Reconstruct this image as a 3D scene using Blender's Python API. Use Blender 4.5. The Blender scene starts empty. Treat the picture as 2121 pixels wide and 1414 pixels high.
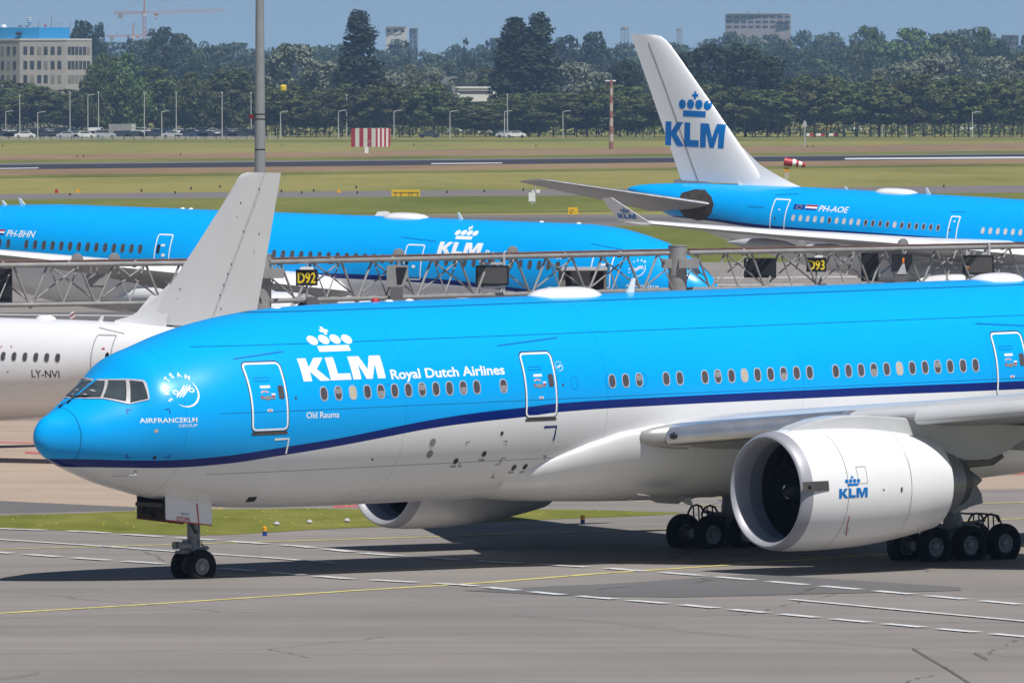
import bpy, bmesh, math, random
import numpy as np
from mathutils import Vector, Matrix

# ------------------------------------------------------------------ camera, light, exposure
C = bpy.context.scene
COL = C.collection
FPX, YH, CAMH = 19766.84, 192.2, 14.83          # focal length in photo pixels, horizon row, camera height
TH = math.atan((707 - YH) / FPX)
R = math.radians
cam_d = bpy.data.cameras.new("camera"); cam = bpy.data.objects.new("camera", cam_d); COL.objects.link(cam)
cam_d.sensor_width = 36.0; cam_d.lens = FPX / 2121 * 36.0
cam_d.clip_start = 1.0; cam_d.clip_end = 60000.0
cam.location = (0, 0, CAMH); cam.rotation_euler = (math.pi / 2 - TH, 0, 0)
C.camera = cam
C.render.resolution_x, C.render.resolution_y = 1024, 682

SUN_EL, SUN_AZ = R(60), R(150)                   # azimuth clockwise from the view direction (+Y)
w = bpy.data.worlds.new("World"); C.world = w; w.use_nodes = True
wn = w.node_tree; bg = wn.nodes["Background"]
sky = wn.nodes.new("ShaderNodeTexSky"); sky.sky_type = 'NISHITA'; sky.sun_disc = False
sky.sun_elevation = SUN_EL; sky.sun_rotation = SUN_AZ
sky.air_density = 1.0; sky.dust_density = 0.35; sky.ozone_density = 2.5
bg.inputs[1].default_value = 0.052
# look a little above the horizon haze band for the clear blue air low in the sky
wtc = wn.nodes.new("ShaderNodeTexCoord"); wva = wn.nodes.new("ShaderNodeVectorMath"); wva.operation = 'ADD'
wva.inputs[1].default_value = (0, 0, .13); wn.links.new(wtc.outputs["Generated"], wva.inputs[0])
wvn = wn.nodes.new("ShaderNodeVectorMath"); wvn.operation = 'NORMALIZE'; wn.links.new(wva.outputs[0], wvn.inputs[0])
wn.links.new(wvn.outputs[0], sky.inputs[0])
# brighter air low over the horizon
wsp = wn.nodes.new("ShaderNodeSeparateXYZ"); wn.links.new(wtc.outputs["Generated"], wsp.inputs[0])
def wm(op, a, b):
    n = wn.nodes.new("ShaderNodeMath"); n.operation = op; n.use_clamp = op == 'SUBTRACT'
    for i, q in enumerate((a, b)):
        if isinstance(q, (int, float)): n.inputs[i].default_value = q
        else: wn.links.new(q, n.inputs[i])
    return n.outputs[0]
wf = wm('POWER', wm('SUBTRACT', 1.0, wm('MULTIPLY', wsp.outputs[2], 5.0)), 2.0)
wvm = wn.nodes.new("ShaderNodeVectorMath"); wvm.operation = 'SCALE'; wn.links.new(sky.outputs[0], wvm.inputs[0]); wn.links.new(wm('ADD', wm('MULTIPLY', wf, 1.05), 1.0), wvm.inputs[3])
wn.links.new(wvm.outputs[0], bg.inputs[0])
sd = bpy.data.lights.new("sun", 'SUN'); sun = bpy.data.objects.new("sun", sd); COL.objects.link(sun)
sd.energy = 4.8; sd.angle = R(0.6); sd.color = (1.0, 0.968, 0.925)
sdir = Vector((math.sin(SUN_AZ) * math.cos(SUN_EL), math.cos(SUN_AZ) * math.cos(SUN_EL), math.sin(SUN_EL)))
sun.rotation_euler = sdir.to_track_quat('Z', 'Y').to_euler(); sun.location = (60, -60, 120)
vs = C.view_settings
vs.view_transform = 'Standard'; vs.look = 'None'; vs.exposure = 0.0; vs.gamma = 1.0; vs.use_curve_mapping = False
C.cycles.max_bounces = 6; C.cycles.transparent_max_bounces = 8; C.cycles.volume_bounces = 0

# ------------------------------------------------------------------ helpers
def ray(u, v):
    a, b = (u - 1060.5) / FPX, (707 - v) / FPX
    ct, st = math.cos(TH), math.sin(TH)
    return Vector((a, ct + b * st, -st + b * ct))

def at(u, v, Y):                                  # point seen at photo pixel (u, v) standing at depth Y
    d = ray(u, v); return Vector((0, 0, CAMH)) + d * (Y / d.y)

def gp(u, v, z=0.0):                              # point of the ground seen at photo pixel (u, v)
    d = ray(u, v); return Vector((0, 0, CAMH)) + d * ((z - CAMH) / d.z)

def gz(v): return CAMH * FPX / (v - YH)           # depth of the ground at photo row v
def ppm(Y): return FPX / Y                        # photo pixels per metre at depth Y

def tag(o, label=None, cat=None, group=None, kind=None):
    if label: o["label"] = label
    if cat: o["category"] = cat
    if group: o["group"] = group
    if kind: o["kind"] = kind
    return o

def empty(name, loc=(0, 0, 0), rz=0.0):
    o = bpy.data.objects.new(name, None); COL.objects.link(o)
    o.location = loc; o.rotation_euler = (0, 0, rz); o.empty_display_size = 0.5
    return o

def copy_tree(o, parent=None):
    kids = [k for k in o.children]
    c = o.copy(); COL.objects.link(c)
    if parent is not None: c.parent = parent
    for k in kids: copy_tree(k, c)
    return c

class MB:
    """collects shapes and links them as one mesh object"""
    def __init__(s): s.v = []; s.f = []; s.m = []
    def add(s, vs_, fs, mi=0):
        b = len(s.v); s.v.extend(tuple(p) for p in vs_)
        for f in fs: s.f.append(tuple(i + b for i in f)); s.m.append(mi)
        return s
    def box(s, c, d, mi=0, rz=0.0, M=None):
        x, y, z = d[0] / 2, d[1] / 2, d[2] / 2
        P = [Vector((sx * x, sy * y, sz * z)) for sz in (-1, 1) for sy in (-1, 1) for sx in (-1, 1)]
        rot = M if M is not None else Matrix.Rotation(rz, 3, 'Z')
        P = [rot @ p + Vector(c) for p in P]
        return s.add(P, [(0, 2, 3, 1), (4, 5, 7, 6), (0, 1, 5, 4), (2, 6, 7, 3), (0, 4, 6, 2), (1, 3, 7, 5)], mi)
    def tube(s, p0, p1, r0, r1=None, n=8, mi=0, cap=True):
        r1 = r0 if r1 is None else r1
        p0, p1 = Vector(p0), Vector(p1); d = (p1 - p0)
        if d.length < 1e-6: return s
        d.normalize(); a = d.orthogonal().normalized(); b = d.cross(a)
        P = [p0 + (a * math.cos(t) + b * math.sin(t)) * r0 for t in [2 * math.pi * i / n for i in range(n)]]
        P += [p1 + (a * math.cos(t) + b * math.sin(t)) * r1 for t in [2 * math.pi * i / n for i in range(n)]]
        F = [(i, (i + 1) % n, n + (i + 1) % n, n + i) for i in range(n)]
        if cap: F += [tuple(range(n - 1, -1, -1)), tuple(range(n, 2 * n))]
        return s.add(P, F, mi)
    def path(s, pts, r, n=6, mi=0):
        for i in range(len(pts) - 1): s.tube(pts[i], pts[i + 1], r, n=n, mi=mi)
        return s
    def lathe(s, prof, o=(0, 0, 0), axis='x', n=48, mi=0, arc=None):
        P = []; ox, oy, oz = o
        for (x, r) in prof:
            for i in range(n):
                t = 2 * math.pi * i / n; a, b = r * math.sin(t), r * math.cos(t)
                if axis == 'x': P.append((ox + x, oy + a, oz + b))
                elif axis == 'y': P.append((ox + a, oy + x, oz + b))
                else: P.append((ox + a, oy + b, oz + x))
        F = []
        for k in range(len(prof) - 1):
            for i in range(n):
                j = (i + 1) % n; F.append((k * n + i, k * n + j, (k + 1) * n + j, (k + 1) * n + i))
        return s.add(P, F, mi)
    def loft(s, rings, mi=0, cap=True):
        n = len(rings[0]); P = [p for r in rings for p in r]; F = []
        for k in range(len(rings) - 1):
            for i in range(n):
                j = (i + 1) % n; F.append((k * n + i, k * n + j, (k + 1) * n + j, (k + 1) * n + i))
        if cap: F += [tuple(range(n - 1, -1, -1)), tuple((len(rings) - 1) * n + i for i in range(n))]
        return s.add(P, F, mi)
    def prism(s, poly, d, mi=0):                  # polygon (3D points) pushed along d
        n = len(poly); d = Vector(d); P = [Vector(p) for p in poly] + [Vector(p) + d for p in poly]
        F = [tuple(range(n)), tuple(range(2 * n - 1, n - 1, -1))] + [(i, n + i, n + (i + 1) % n, (i + 1) % n) for i in range(n)]
        return s.add(P, F, mi)
    def ball(s, c, r, n=12, mi=0, sz=1.0, half=False):
        m = n // 2; pr = []
        for k in range(m + 1):
            t = math.pi * k / m * (0.5 if half else 1.0)
            pr.append((math.cos(t) * r * sz, max(math.sin(t) * r, 1e-4)))
        return s.lathe(pr, c, 'z', n, mi)
    def build(s, name, mats, parent=None, smooth=None, fix=True):
        me = bpy.data.meshes.new(name); me.from_pydata(s.v, [], s.f)
        mats = mats if isinstance(mats, (list, tuple)) else [mats]
        for m in mats: me.materials.append(m)
        if len(mats) > 1: me.polygons.foreach_set("material_index", s.m)
        if fix:
            bm = bmesh.new(); bm.from_mesh(me)
            bmesh.ops.recalc_face_normals(bm, faces=bm.faces); bm.to_mesh(me); bm.free()
        if smooth is not None:
            me.polygons.foreach_set("use_smooth", [True] * len(me.polygons))
            me.set_sharp_from_angle(angle=R(smooth))
        me.update()
        o = bpy.data.objects.new(name, me); COL.objects.link(o)
        if parent is not None: o.parent = parent
        return o

# ---- materials
def nodes(name):
    m = bpy.data.materials.new(name); m.use_nodes = True
    return m, m.node_tree, m.node_tree.nodes["Principled BSDF"]

def mth(t, op, a, b=None, c=None, clamp=False):
    n = t.nodes.new("ShaderNodeMath"); n.operation = op; n.use_clamp = clamp
    for i, q in enumerate((a, b, c)):
        if q is None: continue
        if isinstance(q, (int, float)): n.inputs[i].default_value = q
        else: t.links.new(q, n.inputs[i])
    return n.outputs[0]

def mixc(t, fac, a, b):
    n = t.nodes.new("ShaderNodeMix"); n.data_type = 'RGBA'
    for i, q in ((0, fac), (6, a), (7, b)):
        if isinstance(q, (int, float)): n.inputs[i].default_value = q
        elif isinstance(q, tuple): n.inputs[i].default_value = (*q[:3], 1)
        else: t.links.new(q, n.inputs[i])
    return n.outputs[2]

def noise(t, scale, detail=4, vec=None, rough=.55, dist=0.0):
    n = t.nodes.new("ShaderNodeTexNoise"); n.inputs["Scale"].default_value = scale
    n.inputs["Detail"].default_value = detail; n.inputs["Roughness"].default_value = rough
    n.inputs["Distortion"].default_value = dist
    if vec is not None: t.links.new(vec, n.inputs["Vector"])
    return n.outputs[0]

def coords(t, kind="Object", scale=(1, 1, 1), rot=(0, 0, 0)):
    tc = t.nodes.new("ShaderNodeTexCoord"); mp = t.nodes.new("ShaderNodeMapping")
    mp.inputs["Scale"].default_value = scale; mp.inputs["Rotation"].default_value = rot
    t.links.new(tc.outputs[kind], mp.inputs[0]); return mp.outputs[0]

def ramp(t, fac, stops):
    n = t.nodes.new("ShaderNodeValToRGB"); e = n.color_ramp.elements
    while len(e) < len(stops): e.new(0.5)
    for k, (p, c) in enumerate(stops):
        e[k].position = p; e[k].color = (*c, 1) if isinstance(c, tuple) else (c, c, c, 1)
    t.links.new(fac, n.inputs[0]); return n.outputs[0]

def mat(name, col, rough=.5, metal=0.0, coat=0.0, var=0.12, scale=2.0, emit=0.0, spec=.5):
    m, t, b = nodes(name)
    if var > 0:
        f = noise(t, scale, 5, coords(t)); k = tuple(max(0, c * (1 - var)) for c in col); h = tuple(min(1, c * (1 + var)) for c in col)
        t.links.new(ramp(t, f, [(.3, k), (.7, h)]), b.inputs["Base Color"])
        t.links.new(mth(t, 'MULTIPLY_ADD', f, .12, rough - .06), b.inputs["Roughness"])
    else:
        b.inputs["Base Color"].default_value = (*col, 1); b.inputs["Roughness"].default_value = rough
    b.inputs["Metallic"].default_value = metal; b.inputs["Coat Weight"].default_value = coat
    b.inputs["Coat Roughness"].default_value = .06; b.inputs["Specular IOR Level"].default_value = spec
    if emit: b.inputs["Emission Color"].default_value = (*col, 1); b.inputs["Emission Strength"].default_value = emit
    return m

BLUE, NAVY, WHITE = (0.0, .385, .90), (.001, .016, .17), (.80, .80, .80)
m_white = mat("white_paint", WHITE, .3, coat=.3, var=.03, scale=.7)
m_mark = mat("white_marking", (.86, .86, .86), .4, var=.02)
m_bluemark = mat("blue_marking", (.0, .16, .50), .4, var=.02)
m_navymark = mat("navy_marking", (.006, .02, .16), .4, var=.02)
m_red = mat("red_marking", (.45, .02, .03), .45, var=.06)
m_black = mat("black_rubber", (.007, .007, .008), .78, var=.25, scale=3, spec=.2)
m_dark = mat("dark_metal", (.035, .033, .032), .5, .3, var=.3, scale=4)
m_bay = mat("bay_brown_metal", (.055, .045, .038), .6, var=.4, scale=3)
m_gear = mat("grey_gear_paint", (.22, .225, .23), .4, var=.25, scale=5)
m_alu = mat("bare_aluminium", (.62, .62, .64), .34, .85, var=.08, scale=1.5)
m_lip = mat("inlet_lip_metal", (.36, .36, .395), .5, .25, var=.06, scale=1.5)
m_duct = mat("inlet_duct_grey", (.20, .21, .25), .5, var=.06)
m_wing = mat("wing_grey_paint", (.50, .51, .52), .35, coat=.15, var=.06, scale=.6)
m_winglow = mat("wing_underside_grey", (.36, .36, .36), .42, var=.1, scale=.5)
m_exh = mat("exhaust_metal", (.14, .125, .115), .45, .6, var=.2, scale=2)
m_nozzle = mat("nozzle_grey", (.33, .33, .34), .4, .5, var=.12, scale=1.5)
m_glass = mat("window_glass", (.020, .024, .030), .08, var=.3, scale=1.2, spec=.7)
m_pane = mat("cabin_window_pane", (.085, .08, .085), .22, var=.15, scale=3)
m_shade = mat("window_shade_cream", (.50, .45, .36), .5, var=.05)
m_shadew = mat("window_shade_white", (.62, .62, .62), .5, var=.05)
m_cglass = mat("cockpit_glass", (.055, .07, .08), .10, var=.25, scale=1.5, spec=.6)
m_frame = mat("window_frame_metal", (.55, .54, .55), .4, .2, var=.05)
m_steel = mat("galvanised_grey", (.30, .295, .29), .5, .15, var=.15, scale=1.2)
m_steeld = mat("grey_painted_box", (.13, .13, .135), .5, var=.15, scale=1.2)
m_boxblk = mat("black_box_paint", (.012, .013, .018), .5, var=.2)
m_yel = mat("yellow_paint", (.75, .48, .01), .45, var=.05)
m_yellet = mat("yellow_letter", (.85, .62, .01), .45, var=.02)
# ------------------------------------------------------------------ ground, aprons, runways
def asphalt(name, c0, c1, streak=1.0, ang=0.0, joint=0):
    m, t, b = nodes(name)
    v = coords(t, "Object", (1, 1, 1), (0, 0, ang))
    vs2 = coords(t, "Object", (.018, .24, 1), (0, 0, ang)); vs3 = coords(t, "Object", (.06, 1.1, 1), (0, 0, ang + .25))
    n1 = noise(t, 1.0, 6, vs2, .6, .4); n2 = noise(t, 1.0, 5, vs3, .6, .8); n3 = noise(t, 9.0, 6, v, .7); n4 = noise(t, .09, 5, v)
    f = mth(t, 'ADD', mth(t, 'MULTIPLY', n1, .45 * streak), mth(t, 'MULTIPLY', n2, .20 * streak))
    f = mth(t, 'ADD', f, mth(t, 'MULTIPLY', n4, .45)); f = mth(t, 'ADD', f, mth(t, 'MULTIPLY', n3, .16))
    col = ramp(t, f, [(.40, c0), (.84, c1)])
    # old tyre marks, drawn out along the taxi direction
    tm_ = noise(t, 1.0, 3, coords(t, "Object", (.012, .9, 1), (0, 0, ang - .35)), .5, .6); tm2 = noise(t, 1.0, 3, coords(t, "Object", (.010, .7, 1), (0, 0, ang + .12)), .5, .9)
    tmk = mth(t, 'MAXIMUM', mth(t, 'MULTIPLY_ADD', tm_, 6.0, -3.75, clamp=True), mth(t, 'MULTIPLY_ADD', tm2, 6.0, -3.7, clamp=True))
    col = mixc(t, mth(t, 'MULTIPLY', tmk, .38), col, tuple(k * .45 for k in c0))
    # tar-sealed cracks, thin and irregular
    vo = t.nodes.new("ShaderNodeTexVoronoi"); vo.feature = 'DISTANCE_TO_EDGE'; vo.inputs["Scale"].default_value = .045
    wv = t.nodes.new("ShaderNodeVectorMath"); wv.operation = 'ADD'; t.links.new(v, wv.inputs[0])
    nv = t.nodes.new("ShaderNodeTexNoise"); nv.inputs["Scale"].default_value = .5; t.links.new(v, nv.inputs["Vector"])
    t.links.new(nv.outputs[1], wv.inputs[1]); t.links.new(wv.outputs[0], vo.inputs["Vector"])
    cr = mth(t, 'MULTIPLY', mth(t, 'LESS_THAN', vo.outputs[0], .0022), mth(t, 'GREATER_THAN', n4, .5))
    col = mixc(t, mth(t, 'MULTIPLY', cr, .55), col, tuple(k * .35 for k in c0))
    t.links.new(col, b.inputs["Base Color"]); b.inputs["Roughness"].default_value = .82; b.inputs["Specular IOR Level"].default_value = .25
    bp = t.nodes.new("ShaderNodeBump"); bp.inputs["Strength"].default_value = .35; bp.inputs["Distance"].default_value = .01
    t.links.new(n3, bp.inputs["Height"]); t.links.new(bp.outputs[0], b.inputs["Normal"])
    return m

def grassmat(name, c0, c1, c2, sx=.02, sy=.004):
    m, t, b = nodes(name)
    a = noise(t, 1.0, 5, coords(t, "Object", (sx, sy, 1)), .6, .6); d = noise(t, .35, 6, coords(t), .65)
    e = noise(t, 1.0, 6, coords(t, "Object", (.25, .03, 1)), .65)
    f = mth(t, 'ADD', mth(t, 'MULTIPLY', a, .55), mth(t, 'MULTIPLY', d, .2)); f = mth(t, 'ADD', f, mth(t, 'MULTIPLY', e, .25))
    t.links.new(ramp(t, f, [(.36, c0), (.5, c1), (.64, c2)]), b.inputs["Base Color"])
    b.inputs["Roughness"].default_value = .9; b.inputs["Specular IOR Level"].default_value = .1
    return m

m_gr_far = grassmat("mown_grass", (.175, .175, .045), (.245, .228, .070), (.305, .260, .092))
m_gr_mid = grassmat("green_grass", (.095, .120, .022), (.150, .165, .038), (.215, .205, .060))
m_gr_near = grassmat("verge_turf", (.115, .125, .022), (.165, .175, .034), (.225, .215, .055), .4, .2)
m_gr_brown = grassmat("dry_brown_grass", (.19, .13, .07), (.27, .18, .105), (.29, .22, .11))
m_asph = asphalt("taxiway_asphalt", (.155, .143, .133), (.275, .25, .23), 1.15, R(8))
m_asphd = asphalt("dark_asphalt", (.115, .11, .108), (.18, .172, .168), .8, R(-10))
m_tan = asphalt("tan_concrete", (.33, .255, .195), (.46, .365, .285), 1.0, R(-6))
m_grey2 = asphalt("grey_concrete", (.225, .20, .185), (.33, .295, .27), .8, R(5))
m_run = asphalt("runway_asphalt", (.03, .03, .037), (.055, .052, .060), .8)
m_runs = asphalt("runway_shoulder", (.17, .155, .15), (.24, .22, .21), .6)
m_line_y = mat("yellow_line_paint", (.66, .58, .17), .7, var=.3, scale=3)
m_line_w = mat("white_line_paint", (.62, .62, .62), .7, var=.25, scale=3)
m_line_r = mat("red_line_paint", (.50, .10, .10), .7, var=.25, scale=3)

LAYER = [0.0]
def sheet(name, pts, m, label=None, z=None, name2=None):
    """flat ground sheet from photo-pixel corners lying on the ground, each about 4 mm above the one before"""
    if z is None: LAYER[0] += .004; z = LAYER[0]
    P = [gp(u, v, z) if isinstance(u, (int, float)) else u for (u, v) in pts]
    o = MB().add(P, [tuple(range(len(P)))]).build(name, m, fix=False)
    me = o.data
    if me.polygons[0].normal.z < 0: me.flip_normals()
    return tag(o, kind='structure')

def band(name, v0l, v0r, v1l, v1r, m, u0=0, u1=2121, z=None, ext=1400):
    """strip crossing the whole view: upper edge rows (v0l at u0, v0r at u1), lower edge rows (v1l, v1r)"""
    k0, k1 = (v0r - v0l) / (u1 - u0), (v1r - v1l) / (u1 - u0)
    a, b = u0 - ext, u1 + ext
    return sheet(name, [(a, v0l - k0 * ext), (b, v0r + k0 * ext), (b, v1r + k1 * ext), (a, v1l - k1 * ext)], m, z=z)

g = MB().add([(-9000, -600, 0), (9000, -600, 0), (9000, 34000, 0), (-9000, 34000, 0)], [(0, 1, 2, 3)]).build("ground", m_gr_far, fix=False)
tag(g, kind='structure')
# far field, from the trees towards the camera
LAYER[0] = .01
band("grass_verge", 290, 286, 297, 291, m_gr_mid)
band("dry_grass_band", 321, 297, 332, 312, m_gr_brown)
band("grass_verge", 332, 312, 340, 318, m_gr_mid)
band("runway_shoulder", 338.5, 317.5, 346, 324.5, m_runs)
band("runway", 341.5, 319.5, 351.5, 329, m_run)
band("dry_grass_band", 351.5, 329, 364, 339, m_gr_brown)
band("grass_verge", 363.5, 338.8, 369, 343, m_gr_mid)
band("taxiway", 402, 384, 413, 399, m_runs)
band("green_field", 413, 399, 452, 428, m_gr_mid)
sheet("runway_marking", [(-40, 349), (80, 347.2), (80, 348.8), (-40, 350.6)], m_line_w)
sheet("runway_marking", [(893, 338.2), (1040, 336.8), (1040, 338.6), (893, 340)], m_line_w)
sheet("runway_marking", [(1750, 327.5), (2300, 323.2), (2300, 327.2), (1750, 330.5)], m_line_w)
# second taxiway behind the parked aircraft
band("taxiway", 447, 443, 470, 466, m_runs)
band("taxiway_centre", 452.5, 448.5, 463, 459, m_asphd)
band("green_field", 470, 466, 548, 541, m_gr_mid)
# stands
band("apron", 548, 541, 1030, 1018, m_grey2)
sheet("apron_lane", [(-900, 690), (-900, 655), (900, 640), (900, 672)], m_asphd)
sheet("apron_line", [(-200, 648.6), (330, 653.4), (330, 655.2), (-200, 650.2)], m_line_w)
for a, b_ in ((575, 577), (590, 591.5), (604, 606), (614, 615)):
    sheet("apron_line", [(1400, a), (1800, a - 3), (1800, b_ - 3), (1400, b_)], m_line_w)
sheet("tan_apron", [(-900, 885), (700, 862), (700, 1100), (-900, 1010)], m_tan)
sheet("tan_apron", [(1900, 900), (2900, 870), (2900, 1030), (1900, 1044)], m_tan)
sheet("red_line", [(-300, 909), (420, 922), (420, 924), (-300, 911)], m_line_r)
sheet("red_line", [(52, 934.5), (100, 937.5), (100, 940.5), (52, 938)], m_line_r)
sheet("red_line", [(2095, 972), (2500, 955), (2500, 966), (2095, 982)], m_line_r)
sheet("dark_asphalt_strip", [(-900, 995), (330, 1052), (330, 1090), (-900, 1090)], m_asphd)
# near taxiway: everything from the grass strip to the camera
sheet("taxiway", [(-900, 1062), (60, 1062), (700, 1046), (1085, 1029), (1240, 1023.5), (1500, 1020), (3000, 1000), (3000, 1900), (-900, 1900)], m_asph)
sheet("red_line", [(690, 1047), (1000, 1034), (1090, 1025), (1212, 1020.5), (1212, 1022.3), (1090, 1029), (1000, 1038), (690, 1051)], m_line_r)
GR = [(-500, 1050), (0, 1067), (150, 1063), (330, 1055), (640, 1052), (900, 1056), (1100, 1053.5), (1250, 1056), (1340, 1059), (1412, 1061),
      (1400, 1064), (1300, 1069), (1200, 1072.5), (1050, 1078.5), (900, 1086), (770, 1091), (650, 1096), (560, 1102), (470, 1107), (380, 1108), (300, 1105), (200, 1101), (100, 1096.5), (0, 1092.5), (-500, 1070)]
sheet("grass_strip", GR, m_gr_near)
sheet("worn_asphalt_patch", [(960, 1222), (1300, 1206), (1560, 1188), (1990, 1215), (1990, 1222), (1400, 1236), (1150, 1232)], m_asphd)
def line(name, pts, w, m, dash=None):
    """painted line through ground points seen at photo pixels; w in metres; dash=(on, off) in metres"""
    LAYER[0] += .002
    P = [gp(u, v, LAYER[0]) for u, v in pts]; mb = MB()
    def seg(a, b):
        d = (b - a); n = Vector((-d.y, d.x, 0)).normalized() * w / 2
        mb.add([a - n, b - n, b + n, a + n], [(0, 1, 2, 3)])
    if not dash:
        for i in range(len(P) - 1): seg(P[i], P[i + 1])
    else:
        acc = 0.0; on, off = dash
        for i in range(len(P) - 1):
            d = P[i + 1] - P[i]; L = d.length; s0 = 0.0
            while s0 < L:
                ph = (acc + s0) % (on + off)
                if ph < on - 1e-4:
                    e = min(L, s0 + on - ph); seg(P[i] + d * (s0 / L), P[i] + d * (e / L)); s0 = e + 1e-3
                else: s0 += max(on + off - ph, 1e-3)
            acc += L
    o = mb.build(name, m, fix=False)
    return tag(o, kind='structure')
line("yellow_taxi_line", [(-300, 1291), (0, 1269), (250, 1254), (500, 1238), (720, 1223), (1000, 1206), (1250, 1186), (1420, 1175), (1640, 1160), (2121, 1130), (2500, 1105)], .30, m_line_y)
line("yellow_taxi_line", [(-300, 1141), (0, 1136.5), (220, 1131), (450, 1124), (720, 1116), (1000, 1107), (1400, 1095), (1700, 1086), (2500, 1062)], .27, m_line_y)
line("yellow_taxi_line", [(-300, 1201), (0, 1198), (360, 1194), (600, 1188), (800, 1180), (1000, 1172), (1300, 1165), (1640, 1154), (2121, 1135)], .16, m_line_y)
line("yellow_taxi_line", [(1950, 1043), (2121, 1040), (2500, 1033)], .30, m_line_y)
line("yellow_taxi_line", [(1425, 1027.5), (1470, 1028), (1600, 1029)], .30, m_line_y)
line("yellow_taxi_line", [(1300, 1036), (1480, 1046), (1700, 1056)], .12, m_line_y)
line("yellow_taxi_line", [(1880, 1135), (2121, 1127), (2500, 1115)], .25, m_line_y)
line("white_edge_line", [(-300, 1083), (0, 1093.5), (180, 1100), (330, 1110), (440, 1117), (620, 1130), (760, 1145), (980, 1160), (1250, 1175), (1470, 1192), (1800, 1221), (2121, 1251), (2600, 1297)], .42, m_line_w, (2.2, .9))
line("white_edge_line", [(-300, 1118), (0, 1143), (180, 1156), (365, 1168), (480, 1178), (720, 1197), (960, 1210), (1160, 1230), (1400, 1250), (1700, 1278), (2121, 1317), (2600, 1362)], .42, m_line_w, (2.0, .8))
line("white_line", [(-300, 1093), (0, 1116), (200, 1129), (380, 1142), (560, 1154), (697, 1165)], .28, m_line_w)
line("white_line", [(1640, 1240), (1850, 1260), (2121, 1285), (2600, 1330)], .28, m_line_w)
m_crack = mat("crack_filler", (.06, .055, .052), .8, var=.3, scale=2)
for pts in ([(1280, 1292), (1560, 1318), (1890, 1341), (2121, 1358)], [(1890, 1341), (1965, 1385), (2010, 1414), (2040, 1440)], [(0, 1404), (45, 1398), (82, 1392)], [(1060, 1272), (1400, 1296)], [(2018, 1350), (2046, 1364)]):
    line("sealed_crack", pts, .04, m_crack)
# ------------------------------------------------------------------ airliner kit
def pchip(x, y):
    x = np.array(x, float); y = np.array(y, float); h = np.diff(x); d = np.diff(y) / h; m = np.zeros(len(x))
    for i in range(1, len(x) - 1):
        if d[i - 1] * d[i] > 0:
            w1 = 2 * h[i] + h[i - 1]; w2 = h[i] + 2 * h[i - 1]; m[i] = (w1 + w2) / (w1 / d[i - 1] + w2 / d[i])
    m[0], m[-1] = d[0], d[-1]
    def f(xi):
        xi = np.clip(xi, x[0], x[-1]); k = np.clip(np.searchsorted(x, xi) - 1, 0, len(x) - 2); t = (xi - x[k]) / h[k]
        return (1 + 2 * t) * (1 - t) ** 2 * y[k] + t * (1 - t) ** 2 * h[k] * m[k] + t * t * (3 - 2 * t) * y[k + 1] + t * t * (t - 1) * h[k] * m[k + 1]
    return f

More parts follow.
